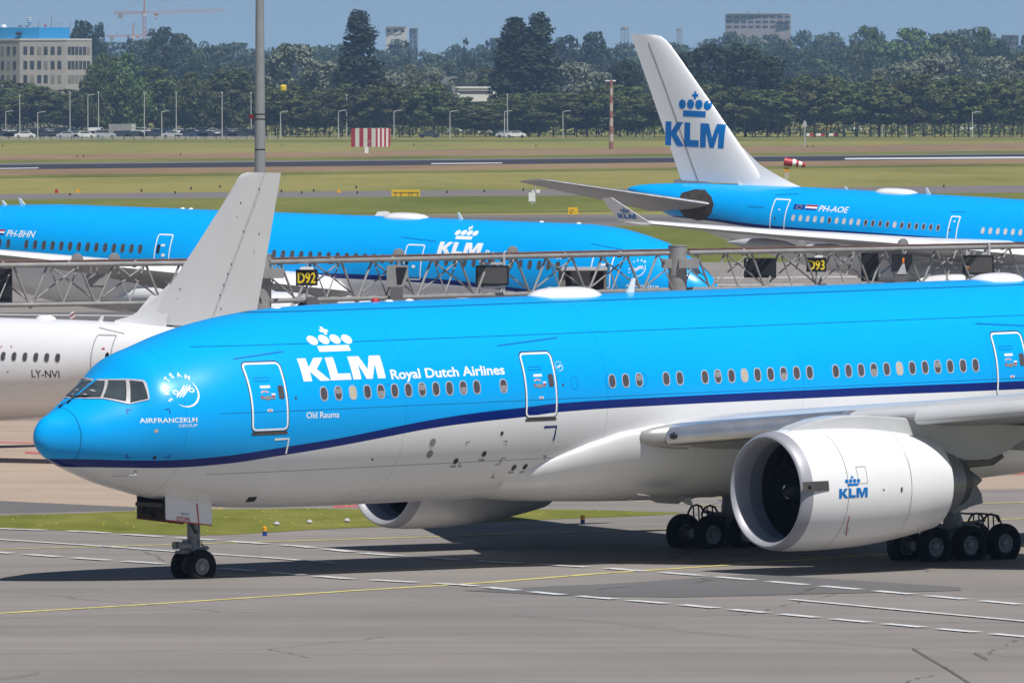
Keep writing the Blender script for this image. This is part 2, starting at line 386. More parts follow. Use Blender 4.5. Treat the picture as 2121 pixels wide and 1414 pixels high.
class Plane:
    """local frame: x aft from the nose, y to starboard, z up; s = side of the aircraft the photo shows"""
    def __init__(p, name, label, loc, theta, pitch, st, zc, s):
        p.root = empty(name, loc); p.root.rotation_euler = (0, -pitch, theta)
        tag(p.root, label, "airliner"); p.s = s; p.zc = zc; p.st = st; p.pitch = pitch
        p.M = Matrix.Translation(loc) @ Matrix.Rotation(theta, 4, 'Z') @ Matrix.Rotation(-pitch, 4, 'Y'); p.Mi = p.M.inverted()
        a = np.array(st); q = np.sqrt(np.maximum(a[:, 0] - a[0, 0], 0))
        p.x0, p.x1 = a[0, 0], a[-1, 0]
        p.ft, p.fb, p.fa = pchip(q, a[:, 1]), pchip(q, a[:, 2]), pchip(q, a[:, 3])
    def sec(p, x):
        q = math.sqrt(max(min(x, p.x1) - p.x0, 0)); return p.zc + float(p.ft(q)), p.zc + float(p.fb(q)), float(p.fa(q))
    def pt(p, x, z, off=0.0, s=None):
        s = p.s if s is None else s
        zt, zb, a = p.sec(x); zm, h = (zt + zb) / 2, max((zt - zb) / 2, 1e-4)
        k = max(-.999, min(.999, (z - zm) / h)); y = a * math.sqrt(1 - k * k)
        v = Vector((x, s * y, zm + k * h))
        if off:
            e = .05; zt2, zb2, a2 = p.sec(x + e); zm2, h2 = (zt2 + zb2) / 2, (zt2 - zb2) / 2
            k2 = max(-.999, min(.999, (z - zm2) / h2)); dy = (a2 * math.sqrt(1 - k2 * k2) - y) / e
            v += Vector((-dy, s * 1.0, k * a / h / max(math.sqrt(1 - k * k), .05))).normalized() * off
        return v
    def lray(p, u, v):
        o = p.Mi @ Vector((0, 0, CAMH)); d = (p.Mi.to_3x3() @ ray(u, v)); return o, d
    def onplane(p, u, v, y):                       # local point seen at a photo pixel on the plane y = const
        o, d = p.lray(u, v); return o + d * ((y - o.y) / d.y)
    def px(p, u, v):                               # (x, z) of the fuselage skin seen at a photo pixel
        y = p.s * 2.5
        for _ in range(40):
            q = p.onplane(u, v, y); y = .5 * y + .5 * p.pt(max(q.x, p.x0 + .01), q.z).y
        return q.x, q.z
    def ground(p, x):                              # local z of the real ground under local x
        w0 = p.M @ Vector((x, 0, 0)); return -w0.z / math.cos(p.pitch)
    def build_fuselage(p, m, n=80, step=.45):
        xs = [p.x0 + t * t for t in np.linspace(0.02, 1.3, 26)]; x = xs[-1]
        while x < 8: x += .11; xs.append(x)
        while x < p.x1 - step: x += step; xs.append(x)
        xs.append(p.x1); rings = []
        for x in xs:
            zt, zb, a = p.sec(x); zm, h = (zt + zb) / 2, (zt - zb) / 2
            rings.append([(x, a * math.sin(t), zm + h * math.cos(t)) for t in [2 * math.pi * i / n for i in range(n)]])
        o = MB().loft(rings).build("fuselage", m, p.root, smooth=50); p.fus = o; return o
    def drape(p, name, polys, m, off=.006, s=None, parent=None, step=.22, fn=None):
        """flat polygons in (x, z) cut into small cells and laid on the skin"""
        bm = bmesh.new()
        for poly in polys:
            if isinstance(poly, tuple):            # ready mesh (verts, faces)
                vv = [bm.verts.new((q[0], 0, q[1])) for q in poly[0]]
                for f in poly[1]:
                    try: bm.faces.new([vv[i] for i in f])
                    except ValueError: pass
            else: bm.faces.new([bm.verts.new((q[0], 0, q[1])) for q in poly])
        bm.normal_update(); big = [f for f in bm.faces if len(f.verts) > 4]
        if big: bmesh.ops.triangulate(bm, faces=big, ngon_method='EAR_CLIP')
        if step and bm.verts:
            for ax in (2, 0):
                lo = min(q.co[ax] for q in bm.verts); hi = max(q.co[ax] for q in bm.verts); k = math.floor(lo / step) + 1
                while k * step < hi:
                    co = Vector((0, 0, 0)); co[ax] = k * step; no = Vector((0, 0, 0)); no[ax] = 1
                    bmesh.ops.bisect_plane(bm, geom=bm.verts[:] + bm.edges[:] + bm.faces[:], plane_co=co, plane_no=no); k += 1
        f = fn or (lambda x, z: p.pt(x, z, off, s))
        for q in bm.verts: q.co = f(q.co.x, q.co.z)
        bmesh.ops.recalc_face_normals(bm, faces=bm.faces)
        me = bpy.data.meshes.new(name); bm.to_mesh(me); bm.free(); me.materials.append(m)
        me.polygons.foreach_set("use_smooth", [True] * len(me.polygons))
        o = bpy.data.objects.new(name, me); COL.objects.link(o); o.parent = parent or p.root
        return o

def dens(poly, d=.25):
    out = []
    for i, a in enumerate(poly):
        b = poly[(i + 1) % len(poly)]; L = math.hypot(b[0] - a[0], b[1] - a[1]); k = max(1, int(L / d))
        out += [(a[0] + (b[0] - a[0]) * j / k, a[1] + (b[1] - a[1]) * j / k) for j in range(k)]
    return out

def rrect(x0, x1, z0, z1, r, n=5):
    P = []
    for cx, cz, a0 in ((x1 - r, z1 - r, 0), (x0 + r, z1 - r, 90), (x0 + r, z0 + r, 180), (x1 - r, z0 + r, 270)):
        for k in range(n + 1):
            a = R(a0 + 90 * k / n); P.append((cx + r * math.cos(a), cz + r * math.sin(a)))
    return P

def ringmesh(outer, inner):
    n = len(outer); return (list(outer) + list(inner), [(i, (i + 1) % n, n + (i + 1) % n, n + i) for i in range(n)])

def ringrect(x0, x1, z0, z1, r, t, d=.2):
    """outline of a rounded door, cut fine enough to follow the skin"""
    def den(P): return P
    o, i = rrect(x0, x1, z0, z1, r), rrect(x0 + t, x1 - t, z0 + t, z1 - t, max(r - t, .01))
    return ringmesh(o, i)

def strokes(pts, wd):
    """ribbon of width wd along 2D points (wd may be a list)"""
    n = len(pts); L, Rr = [], []
    for i in range(n):
        a, b = pts[max(i - 1, 0)], pts[min(i + 1, n - 1)]; dx, dz = b[0] - a[0], b[1] - a[1]; l = math.hypot(dx, dz) or 1
        h = (wd[i] if isinstance(wd, list) else wd) / 2
        L.append((pts[i][0] - dz / l * h, pts[i][1] + dx / l * h)); Rr.append((pts[i][0] + dz / l * h, pts[i][1] - dx / l * h))
    return (L + Rr, [(i, i + 1, n + i + 1, n + i) for i in range(n - 1)])

_txt = {}
def text2d(s, size=1.0, bold=0.0, sx=1.0, space=1.0, shear=0.0):
    """glyph outlines of the built-in font as (verts, faces), left-bottom at 0,0, cap height = size"""
    key = (s, bold, space)
    if key not in _txt:
        cu = bpy.data.curves.new("t", 'FONT'); cu.body = s; cu.size = 1.0; cu.offset = bold; cu.space_character = space; cu.resolution_u = 3
        o = bpy.data.objects.new("t", cu); COL.objects.link(o)
        dg = bpy.context.evaluated_depsgraph_get(); me = bpy.data.meshes.new_from_object(o.evaluated_get(dg))
        V = [(q.co.x, q.co.y) for q in me.vertices]; F = [tuple(f.vertices) for f in me.polygons]
        bpy.data.objects.remove(o); bpy.data.curves.remove(cu); bpy.data.meshes.remove(me); _txt[key] = (V, F)
    V, F = _txt[key]; x0 = min(q[0] for q in V); k = size / .72
    return ([((q[0] - x0) * k * sx + shear * q[1] * k, q[1] * k) for q in V], F)

def width2d(t): return max(q[0] for q in t[0]) - min(q[0] for q in t[0])
def move2d(t, dx, dz, flip=False, rot=0.0, sl=0.0):
    c, s = math.cos(rot), math.sin(rot)
    V = [(q[0] * c - q[1] * s, q[0] * s + q[1] * c) for q in t[0]]
    return ([((-q[0] if flip else q[0]) + dx, q[1] + dz + sl * q[0]) for q in V], t[1])

def ell(cx, cz, rx, rz, n=20): return [(cx + rx * math.cos(2 * math.pi * i / n), cz + rz * math.sin(2 * math.pi * i / n)) for i in range(n)]
LK = [(0, 0), (0, 1), (.36, 1), (.36, .60), (.70, 1), (1.09, 1), (.68, .52), (1.16, 0), (.72, 0), (.36, .42), (.36, 0)]
LL = [(1.18, 0), (1.18, 1), (1.54, 1), (1.54, .28), (2.08, .28), (2.08, 0)]
LM = [(2.17, 0), (2.17, 1), (2.66, 1), (2.89, .42), (3.12, 1), (3.6, 1), (3.6, 0), (3.26, 0), (3.26, .66), (3.02, 0), (2.76, 0), (2.52, .66), (2.52, 0)]
CROWN = [ell(1.02, 1.75, .215, .20), ell(1.52, 1.77, .215, .20), ell(2.01, 1.77, .215, .20), ell(2.5, 1.75, .215, .20), [(1.08, 1.25), (1.08, 1.5), (2.44, 1.5), (2.44, 1.25)],
         [(1.70, 1.98), (1.70, 2.09), (1.59, 2.09), (1.59, 2.2), (1.70, 2.2), (1.70, 2.31), (1.82, 2.31), (1.82, 2.2), (1.93, 2.2), (1.93, 2.09), (1.82, 2.09), (1.82, 1.98)]]
def logo(x, z, h, flip=False, shear=0.0, sx=1.0, sl=0.0):
    """crown over three letters; (x, z) left-bottom as read, h letter height"""
    k = -1 if flip else 1
    return [[(x + k * h * (q[0] * sx + shear * q[1]), z + h * q[1] + sl * k * h * q[0]) for q in P] for P in (LK, LL, LM, *CROWN)]

def emblem(cx, cz, r, flip=False):
    """round alliance mark: ribbon waves, a crescent and the word round its left side"""
    k = -1 if flip else 1; out = []
    for j in range(3):
        P = []
        for i in range(13):
            t = i / 6 - 1; P.append((cx + k * r * (.20 * (j - 1) + .40 * t + .09 * math.sin(math.pi * t)), cz + r * (.06 + .40 * math.sin(math.pi / 2 * t))))
        out.append(strokes(P, [r * (.04 + .06 * math.sin(math.pi * i / 12)) for i in range(13)]))
    for j, (a, b) in enumerate(((-.56, .0), (.56, .12))):
        out.append(strokes([(cx + k * r * (a + .17 * math.cos(t)), cz + r * (b + .12 * math.sin(t))) for t in [2 * math.pi * i / 14 for i in range(15)]], r * .07))
    out.append(strokes([(cx + k * r * .98 * math.cos(R(a)), cz + r * .98 * math.sin(R(a))) for a in range(-125, 46, 9)], [r * (.02 + .11 * math.sin(math.pi * i / 19)) for i in range(20)][:len(range(-125, 46, 9))]))
    for i, ch in enumerate("SKYTEAM"):
        a = R(205 - i * 24.5); t = text2d(ch, r * .30, .02); wdt = width2d(t)
        t = ([(q[0] - wdt / 2, q[1]) for q in t[0]], t[1]); t = move2d(t, 0, 0, rot=(a - math.pi / 2))
        t = ([(k * q[0], q[1]) for q in t[0]], t[1])
        out.append(move2d(t, cx + k * r * 1.02 * math.cos(a), cz + r * 1.02 * math.sin(a)))
    return out

def livery(name, curve_lo=None, curve_hi=None, L=70.0, seams=(), ring=None, base=BLUE, low=WHITE):
    """glossy airline paint: upper colour, dark cheat line and white belly, following curves z(x)"""
    m, t, b = nodes(name)
    tc = t.nodes.new("ShaderNodeTexCoord"); sp = t.nodes.new("ShaderNodeSeparateXYZ"); t.links.new(tc.outputs["Object"], sp.inputs[0])
    x, z = sp.outputs[0], sp.outputs[2]
    xn = mth(t, 'DIVIDE', x, L)
    def fc(pts):
        n = t.nodes.new("ShaderNodeFloatCurve"); c = n.mapping.curves[0]
        pts = sorted(pts); pts = [(0, pts[0][1])] + [q for q in pts if 0 < q[0] < L] + [(L, pts[-1][1])]
        while len(c.points) < len(pts): c.points.new(.5, .5)
        for q, (px_, pz_) in zip(c.points, pts): q.location = (px_ / L, pz_ / 10.0); q.handle_type = 'AUTO_CLAMPED'
        n.mapping.update(); t.links.new(xn, n.inputs[1]); return mth(t, 'MULTIPLY', n.outputs[0], 10.0)
    nz = noise(t, .35, 4, coords(t, "Object", (.35, 1, 1.6)))
    def v(c, a): return mixc(t, nz, tuple(k * (1 - a) for k in c), tuple(min(1, k * (1 + a)) for k in c))
    col = v(base, .05)
    if curve_hi:
        col = mixc(t, mth(t, 'LESS_THAN', z, fc(curve_hi)), col, NAVY)
        col = mixc(t, mth(t, 'LESS_THAN', z, fc(curve_lo)), col, v(low, .05))
    dirt = noise(t, 1.0, 6, coords(t, "Object", (.25, 1, 2.2)), .65)
    lo = mth(t, 'MULTIPLY', mth(t, 'SUBTRACT', 3.6, z, clamp=True), mth(t, 'MULTIPLY_ADD', dirt, .9, -.3, clamp=True))
    col = mixc(t, mth(t, 'MULTIPLY', lo, .5), col, (.30, .285, .27))
    if seams:
        acc = None
        for (zz, ww) in seams:
            s1 = mth(t, 'LESS_THAN', mth(t, 'ABSOLUTE', mth(t, 'SUBTRACT', z, zz)), ww); acc = s1 if acc is None else mth(t, 'MAXIMUM', acc, s1)
        acc = mth(t, 'MULTIPLY', acc, mth(t, 'GREATER_THAN', x, 5.0))
        fr = mth(t, 'LESS_THAN', mth(t, 'ABSOLUTE', mth(t, 'SUBTRACT', mth(t, 'FRACT', mth(t, 'DIVIDE', x, 7.9)), .5)), .0011)
        acc = mth(t, 'MAXIMUM', acc, mth(t, 'MULTIPLY', fr, .5))
        if ring: acc = mth(t, 'MAXIMUM', acc, mth(t, 'LESS_THAN', mth(t, 'ABSOLUTE', mth(t, 'SUBTRACT', x, ring)), .011))
        dk = t.nodes.new("ShaderNodeMix"); dk.data_type = 'RGBA'; dk.blend_type = 'MULTIPLY'
        t.links.new(mth(t, 'MULTIPLY', acc, .75), dk.inputs[0]); t.links.new(col, dk.inputs[6]); dk.inputs[7].default_value = (.12, .12, .14, 1); col = dk.outputs[2]
    t.links.new(col, b.inputs["Base Color"])
    rg = noise(t, .8, 5, coords(t, "Object", (.3, 1, 1)))
    t.links.new(mth(t, 'MULTIPLY_ADD', rg, .16, .20), b.inputs["Roughness"])
    b.inputs["Coat Weight"].default_value = .12; b.inputs["Coat Roughness"].default_value = .07; b.inputs["Specular IOR Level"].default_value = .3
    bp = t.nodes.new("ShaderNodeBump"); bp.inputs["Strength"].default_value = .06; bp.inputs["Distance"].default_value = .05
    t.links.new(noise(t, .9, 3, coords(t, "Object", (.5, 1, 1.3))), bp.inputs["Height"]); t.links.new(bp.outputs[0], b.inputs["Normal"]); t.links.new(bp.outputs[0], b.inputs["Coat Normal"])
    return m

AIRF = [(0, 0), (.006, .018), (.03, .042), (.09, .066), (.2, .086), (.35, .088), (.5, .074), (.7, .044), (.88, .016), (1, .002)]
def foil(xle, y, z, chord, thick=1.0, twist=0.0, n=10):
    P = []; lower = [(a, -b * .62) for a, b in AIRF]
    for a, b in AIRF + lower[-2:0:-1]:
        dx, dz = a * chord, b * chord * thick; c, s = math.cos(twist), math.sin(twist)
        P.append((xle + dx * c + dz * s, y, z + dz * c - dx * s))
    return P

def surface(p, name, secs, sgn, mats, vert=False, smooth=40):
    """wing, tailplane or fin through sections (span, x of leading edge, height, chord, thickness, twist)"""
    rings = []
    for sec in secs:
        y, xle, z, ch, th = sec[:5]; tw = sec[5] if len(sec) > 5 else 0.0
        if vert: r = [(q[0], q[2], y) for q in foil(xle, 0, 0, ch, th)]
        else: r = [(q[0], sgn * y, q[2]) for q in foil(xle, 0, z, ch, th, tw)]
        rings.append(r)
    if vert or len(mats) == 1 if isinstance(mats, (list, tuple)) else True:
        return MB().loft(rings).build(name, mats, p.root, smooth=smooth)
    mb = MB(); n = len(rings[0]); k = len(AIRF); P = [q for r in rings for q in r]
    top = [(a * n + i, a * n + i + 1, (a + 1) * n + i + 1, (a + 1) * n + i) for a in range(len(rings) - 1) for i in range(k - 1)]
    bot = [(a * n + i, a * n + (i + 1) % n, (a + 1) * n + (i + 1) % n, (a + 1) * n + i) for a in range(len(rings) - 1) for i in range(k - 1, n)]
    mb.add(P, top, 0); b0 = len(mb.f); mb.f += bot; mb.m += [1] * len(bot)
    mb.f += [tuple(range(n - 1, -1, -1)), tuple((len(rings) - 1) * n + i for i in range(n))]; mb.m += [0, 0]
    return mb.build(name, mats, p.root, smooth=smooth)

m_tyre = m_black
def wheel(p, parent, x, y, r, wd, z, out=1, name="wheel"):
    """tyre and spoked rim in one mesh; out = side the hub faces (sign of y)"""
    mb = MB(); h = wd / 2
    prof = [(-h * .55, r * .50), (-h * .8, r * .58), (-h, r * .74), (-h * .93, r * .88), (-h * .68, r * .975), (-h * .3, r), (h * .3, r), (h * .68, r * .975), (h * .93, r * .88), (h, r * .74), (h * .8, r * .58), (h * .55, r * .50)]
    mb.lathe(prof, (x, y, z), 'y', 40, 0)
    for q in (-.32, .32): mb.lathe([(h * q - .008, r * .999), (h * q - .006, r * 1.004), (h * q + .006, r * 1.004), (h * q + .008, r * .999)], (x, y, z), 'y', 40, 0)
    for sg in (1, -1):
        mb.lathe([(sg * h * .55, r * .50), (sg * h * .62, r * .47), (sg * h * .45, r * .43), (sg * h * .40, r * .22), (sg * h * .55, r * .2), (sg * h * .62, r * .15), (sg * h * .62, .001)], (x, y, z), 'y', 40, 1)
        for k in range(16):
            a = 2 * math.pi * k / 16; c = Vector((x + math.cos(a) * r * .33, y + sg * h * .42, z + math.sin(a) * r * .33))
            mb.lathe([(sg * h * .03, r * .048), (sg * h * .03, .001)], c, 'y', 8, 2)
    return mb.build(name, [m_tyre, m_rim, m_dark], parent, smooth=35)
m_rim = mat("wheel_rim_paint", (.24, .24, .245), .4, .3, var=.25, scale=6)

def engine(p, x, y, z, Rm, Ln, core, m_cowl, big=True, droop=0.03):
    """turbofan nacelle: cowl with lip, duct, fan, spinner, nozzle and plug; x = lip plane, Rm = largest radius, Ln = cowl length"""
    o = (x, y, z)
    def dr(prof): return prof
    cowl = [(.10, .935), (.22, .955), (.40, .972), (.8, .99), (1.4, 1.0), (2.2, 1.0)]
    P = [(a * Rm / 1.87, b * Rm) for a, b in cowl]; L0 = P[-1][0]
    for k in range(1, 9):
        t = k / 8; P.append((L0 + (Ln - L0) * t, Rm * (1 - .235 * t ** 1.9)))
    inner = [(Ln - .02, P[-1][1] - .03), (Ln - .6, P[-1][1] - .10), (Ln - 1.2, P[-1][1] - .2)]
    mb = MB().lathe(P + inner, o, 'x', 96); e = mb.build("engine", m_cowl, p.root, smooth=35)
    k = Rm / 1.87
    lip = [(.62 * k, .792 * Rm), (.36 * k, .806 * Rm), (.16 * k, .832 * Rm), (.05 * k, .860 * Rm), (.0, .888 * Rm), (.02 * k, .915 * Rm), (.10 * k, .9365 * Rm), (.22 * k, .9565 * Rm), (.38 * k, .9725 * Rm)]
    MB().lathe(lip, o, 'x', 96).build("inlet_lip", m_lip, e, smooth=60)
    duct = [(.60 * k, .791 * Rm), (.85 * k, .79 * Rm), (1.10 * k, .80 * Rm)]
    MB().lathe(duct, o, 'x', 96).build("inlet_duct", m_duct, e, smooth=40)
    fx = 1.34 * k; Rf = .835 * Rm
    MB().lathe([(1.10 * k, .80 * Rm), (fx, Rf), (fx + .38 * k, Rf), (fx + .40 * k, .001)], o, 'x', 64).build("fan_case", m_dark, e, smooth=40)
    mb = MB(); nb = 22 if big else 16
    for i in range(nb):
        a = 2 * math.pi * i / nb
        def pp(r, da, dx): return (x + fx + dx, y + r * math.sin(a + da), z + r * math.cos(a + da))
        rr = [.26 * Rm, .42 * Rm, .60 * Rm, .81 * Rm]; ch = [.16, .15, .13, .115]; tw = [.07, .16, .24, .30]
        V = []
        for r, c, d in zip(rr, ch, tw): V += [pp(r, -c + .05, -.04 + .0), pp(r, c * .55, d * k)]
        mb.add(V, [(0, 2, 3, 1), (2, 4, 5, 3), (4, 6, 7, 5)])
    mb.build("fan", m_fan, e, smooth=30, fix=False)
    sp = [(-.62 * k, .001), (-.56 * k, .06 * Rm), (-.36 * k, .145 * Rm), (0, .245 * Rm), (.1 * k, .27 * Rm)]
    sps = MB().lathe([(fx + a, b) for a, b in sp], o, 'x', 40).build("spinner", m_fan, e, smooth=50)
    if big:                                        # white comma painted on the spinner
        pts = []; f = pchip([b for a, b in sp], [a for a, b in sp])
        V, F = [], []
        for i in range(25):
            t = i / 24; ang = -.5 + 3.9 * t; r0 = Rm * (.05 + .085 * t); wd = Rm * .085 * math.sin(math.pi * min(1, t * 1.05)) ** .7 + .004
            for r in (max(r0 - wd / 2, .01), r0 + wd / 2): V.append((x + fx - .02 + float(np.interp(r, [q[1] for q in sp], [q[0] for q in sp])) - .035, y + r * math.sin(ang), z + r * math.cos(ang)))
        for i in range(24): F.append((2 * i, 2 * i + 1, 2 * i + 3, 2 * i + 2))
        MB().add(V, F).build("spinner_mark", m_mark, e, smooth=60)
    rn = P[-1][1]; core = core * k
    MB().lathe([(Ln - .9, rn * .86), (Ln, rn * .80), (Ln + core * .35, rn * .74), (Ln + core * .72, rn * .63), (Ln + core * .74, rn * .60), (Ln + core * .4, rn * .55)], o, 'x', 64).build("exhaust_nozzle", m_nozzle, e, smooth=40)
    MB().lathe([(Ln + core * .70, rn * .60), (Ln + core * .86, rn * .56), (Ln + core, rn * .53), (Ln + core * .9, rn * .46)], o, 'x', 64).build("core_nozzle", m_exh, e, smooth=40)
    MB().lathe([(Ln + core * .8, rn * .44), (Ln + core * 1.05, rn * .40), (Ln + core * 1.75, rn * .03), (Ln + core * 1.77, .001)], o, 'x', 48).build("exhaust_cone", m_exh, e, smooth=50)
    MB().lathe([(Ln - .7, rn * .9), (Ln - .68, rn * .84)], o, 'x', 48).build("bypass_duct", m_dark, e)
    return e
m_fan = mat("fan_blade_dark", (.018, .019, .022), .3, .6, var=.2)

def window_set(p, pts, w_, h_, m_frames=None, shades=None, name="cabin_window"):
    """one part per window: raised rim and pane lying on the skin; pts are (x, z)"""
    out = []
    for i, (x, z) in enumerate(pts):
        pane_m = shades.get(i, m_pane) if shades else m_pane
        V, F, MI = [], [], []
        def el(a, b, off, n=22, ex=2.6):
            r = []
            for k in range(n):
                t = 2 * math.pi * k / n; c, s = math.cos(t), math.sin(t)
                r.append(p.pt(x + a * math.copysign(abs(c) ** (2 / ex), c), z + b * math.copysign(abs(s) ** (2 / ex), s), off))
            return r
        a, b = w_ / 2, h_ / 2; mb = MB(); n = 22
        ro, ri, rp = el(a, b, .006), el(a * .84, b * .88, .010), el(a * .80, b * .86, .004)
        mb.add(ro + ri, [(k, (k + 1) % n, n + (k + 1) % n, n + k) for k in range(n)], 0)
        mb.add(ri + rp, [(k, (k + 1) % n, n + (k + 1) % n, n + k) for k in range(n)], 0)
        mb.add(rp, [tuple(range(n))], 1)
        out.append(mb.build(name, [m_frames or m_frame, pane_m], p.root))
    return out
# ------------------------------------------------------------------ foreground airliner
NX = np.array([0, .1, .35, .7, 1.2, 1.8, 2.5, 3.3, 4.2, 5.2, 6.3, 7.5, 9, 11, 14]); NX = NX + np.maximum(0, .2 * (1 - NX / 8))
NT = [-.625, -.28, -.02, .13, .38, .74, 1.17, 1.80, 2.09, 2.40, 2.655, 2.853, 3.006, 3.077, 3.1]
NB = [-.625, -.916, -1.177, -1.372, -1.60, -1.84, -2.10, -2.32, -2.55, -2.73, -2.90, -3.0, -3.06, -3.09, -3.1]
NA = [0, .24, .46, .77, 1.23, 1.60, 1.98, 2.40, 2.66, 2.855, 2.98, 3.06, 3.095, 3.1, 3.1]
st777 = list(zip(NX, NT, NB, NA)) + [(30, 3.1, -3.1, 3.1), (42, 3.1, -3.1, 3.1), (47, 3.1, -2.75, 3.05), (52, 3.05, -1.7, 2.6), (57, 2.95, -.3, 1.75), (61, 2.6, 1.2, .75), (62.6, 2.3, 1.75, .2)]
al, ps = .0154337, .668975
A = Plane("airliner", "large blue and white twin-engine airliner taxiing across the foreground", (-9.7578 - 5.89 * math.cos(al) * math.cos(ps), 289.069 - 5.89 * math.cos(al) * math.sin(ps), -5.89 * math.sin(al)), ps, al, st777, 5.2025, -1)
hi = [(99.5, 949.7), (169, 950.3), (248, 952.5), (347, 952.7), (470, 943.5), (519.6, 936.5), (599, 923.8), (700, 907.5), (800, 887.5), (903, 867.5), (1000, 853), (1087, 843.3), (1155, 835), (1420, 819.7), (1740, 804.5), (2121, 788.5)]
lo = [(129, 966.5), (248, 968), (347, 968.5), (470, 959.8), (577, 943.8), (626.5, 936), (700, 923.5), (800, 904.5), (903, 885.2), (1000, 872.5), (1087, 863), (1155, 853.6), (1420, 836.7), (1740, 821.5), (2121, 805.5)]
hiA, loA = [A.px(*q) for q in hi], [A.px(*q) for q in lo]
m_liv = livery("blue_white_livery", loA, hiA, seams=[(A.px(1000, 697)[1], .013), (A.px(760, 844)[1], .011), (A.px(1240, 622)[1], .016), (A.px(800, 965)[1], .010)], ring=A.px(166, 890)[0])
A.build_fuselage(m_liv, 128, .35)

# cockpit glazing: one metal frame and three panes a side, all laid on the nose
fr = [(163, 790), (171, 787.6), (216.8, 786.3), (224, 785.6), (266, 784.9), (297, 787.2), (303.5, 792.5), (309.8, 825.5), (307.3, 828.5), (268.5, 836.8), (261.5, 835.8), (214, 826.2), (190, 826.2), (149, 825.6), (139, 827), (140, 821.5)]
panes = [[(166.8, 794.2), (216.3, 789.9), (207.3, 822.6), (146.2, 822.2)], [(225.2, 788.9), (260.2, 788.7), (260.2, 830.6), (214.8, 822.6)], [(269.2, 788.9), (296, 791.8), (306.3, 825.2), (270.2, 833.6)]]
for s_ in (-1, 1):
    A.drape("cockpit_frame", [[A.px(*q) for q in fr]], m_frame, .022, s_, step=.1)
    for k, pn in enumerate(panes):
        c = (sum(q[0] for q in pn) / 4, sum(q[1] for q in pn) / 4)
        rim = [A.px(c[0] + (q[0] - c[0]) * 1.035, c[1] + (q[1] - c[1]) * 1.035) for q in pn]
        A.drape("cockpit_seal", [rim], m_black, .028, s_, step=.1)
        A.drape("cockpit_window", [[A.px(*q) for q in pn]], m_cglass, .034, s_, step=.1)
for pts in ([(138.5, 833.5), (146, 828), (150, 824.8), (168, 822.8), (186, 822.5)], [(126, 828), (133, 823), (137.5, 822)]):
    mb = MB(); P = [A.pt(*A.px(*q), .05) for q in pts[:5]] if len(pts) == 5 else [A.pt(A.px(*pts[0])[0] + .12 * k, A.px(138, 828)[1] + .02 * k, .04, 1) for k in range(3)]
    mb.path(P, .013); mb.tube(P[0], P[1], .035, .022)
    mb.build("windscreen_wiper", m_black, A.root)
t = [ell(*A.px(172.5, 784), .075, .075), ]
A.drape("lettering", [ringmesh(ell(*A.px(172.3, 784), .07, .07, 16), ell(*A.px(172.3, 784), .042, .042, 16))], m_mark, .008)

def door(p, TL, TR, BR, BL, m_out, r=.16, tw=.055, win=True, parent=None, sill=True, off=.007):
    a, b, c, d = [p.px(*q) for q in (TL, TR, BR, BL)]
    x0, x1 = (a[0] + d[0]) / 2, (b[0] + c[0]) / 2; z1, z0 = (a[1] + b[1]) / 2, (c[1] + d[1]) / 2
    if x0 > x1: x0, x1 = x1, x0
    o = p.drape("cabin_door", [ringrect(x0, x1, z0, z1, r, tw)], m_out, off, parent=p.root)
    return o, x0, x1, z0, z1
for i, (TL, TR, BR, BL) in enumerate((((501, 751.5), (578, 749.5), (595, 889.5), (518, 893)), ((1073.5, 731), (1138, 728.5), (1153, 861), (1088, 864)), ((2049, 689), (2112, 687), (2127, 817), (2064, 819)))):
    o, x0, x1, z0, z1 = door(A, TL, TR, BR, BL, m_mark)
    W_, H_ = x1 - x0, z1 - z0
    A.drape("door_shadow_gap", [ringrect(x0 - .03, x1 + .03, z0 - .05, z1 + .045, .18, .03)], m_dark, .003, parent=o)
    A.drape("door_sill", [rrect(x0, x1, z0 - .13, z0 - .04, .03)], m_exh, .008, parent=o)
    A.drape("door_window", [rrect(x1 - .30, x1 - .10, z0 + H_ * .46, z0 + H_ * .66, .06)], m_pane, .010, parent=o, step=.1)
    A.drape("door_handle", [rrect(x0 + W_ * .28, x0 + W_ * .66, z0 + H_ * .465, z0 + H_ * .50, .02), ell(x0 + W_ * .46, z0 + H_ * .482, .09, .07, 12)], m_steel, .012, parent=o, step=.1)
    for pl_ in ([rrect(x0 + W_ * .30, x0 + W_ * .57, z0 + H_ * .625, z0 + H_ * .665, .01), strokes([(x0 + W_ * .30 + .26 * k / 8, z0 + H_ * (.56 + .022 * math.sin(math.pi * k / 8))) for k in range(9)], .05), rrect(x0 + W_ * .42, x0 + W_ * .56, z0 + H_ * .28, z0 + H_ * .315, .015), rrect(x0 + W_ * .57, x0 + W_ * .68, z0 + H_ * .52, z0 + H_ * .545, .01)]): A.drape("door_placard", [pl_], m_mark, .010, parent=o, step=.1)
    for pl_ in ([strokes([(x0 + W_ * .31 + .24 * k / 8, z0 + H_ * (.562 + .022 * math.sin(math.pi * k / 8))) for k in range(9)], .02), rrect(x0 + W_ * .27, x0 + W_ * .35, z0 + H_ * .495, z0 + H_ * .512, .005), rrect(x0 + W_ * .58, x0 + W_ * .66, z0 + H_ * .495, z0 + H_ * .512, .005), rrect(x0 + W_ * .45, x0 + W_ * .53, z0 + H_ * .29, z0 + H_ * .305, .005)]): A.drape("door_arrow", [pl_], m_red, .014, parent=o, step=.1)
    A.drape("door_vent_panel", [ringrect(x0 + W_ * .18, x0 + W_ * .60, z0 + H_ * .73, z0 + H_ * .785, .03, .012)], m_bluemark, .009, parent=o, step=.15)
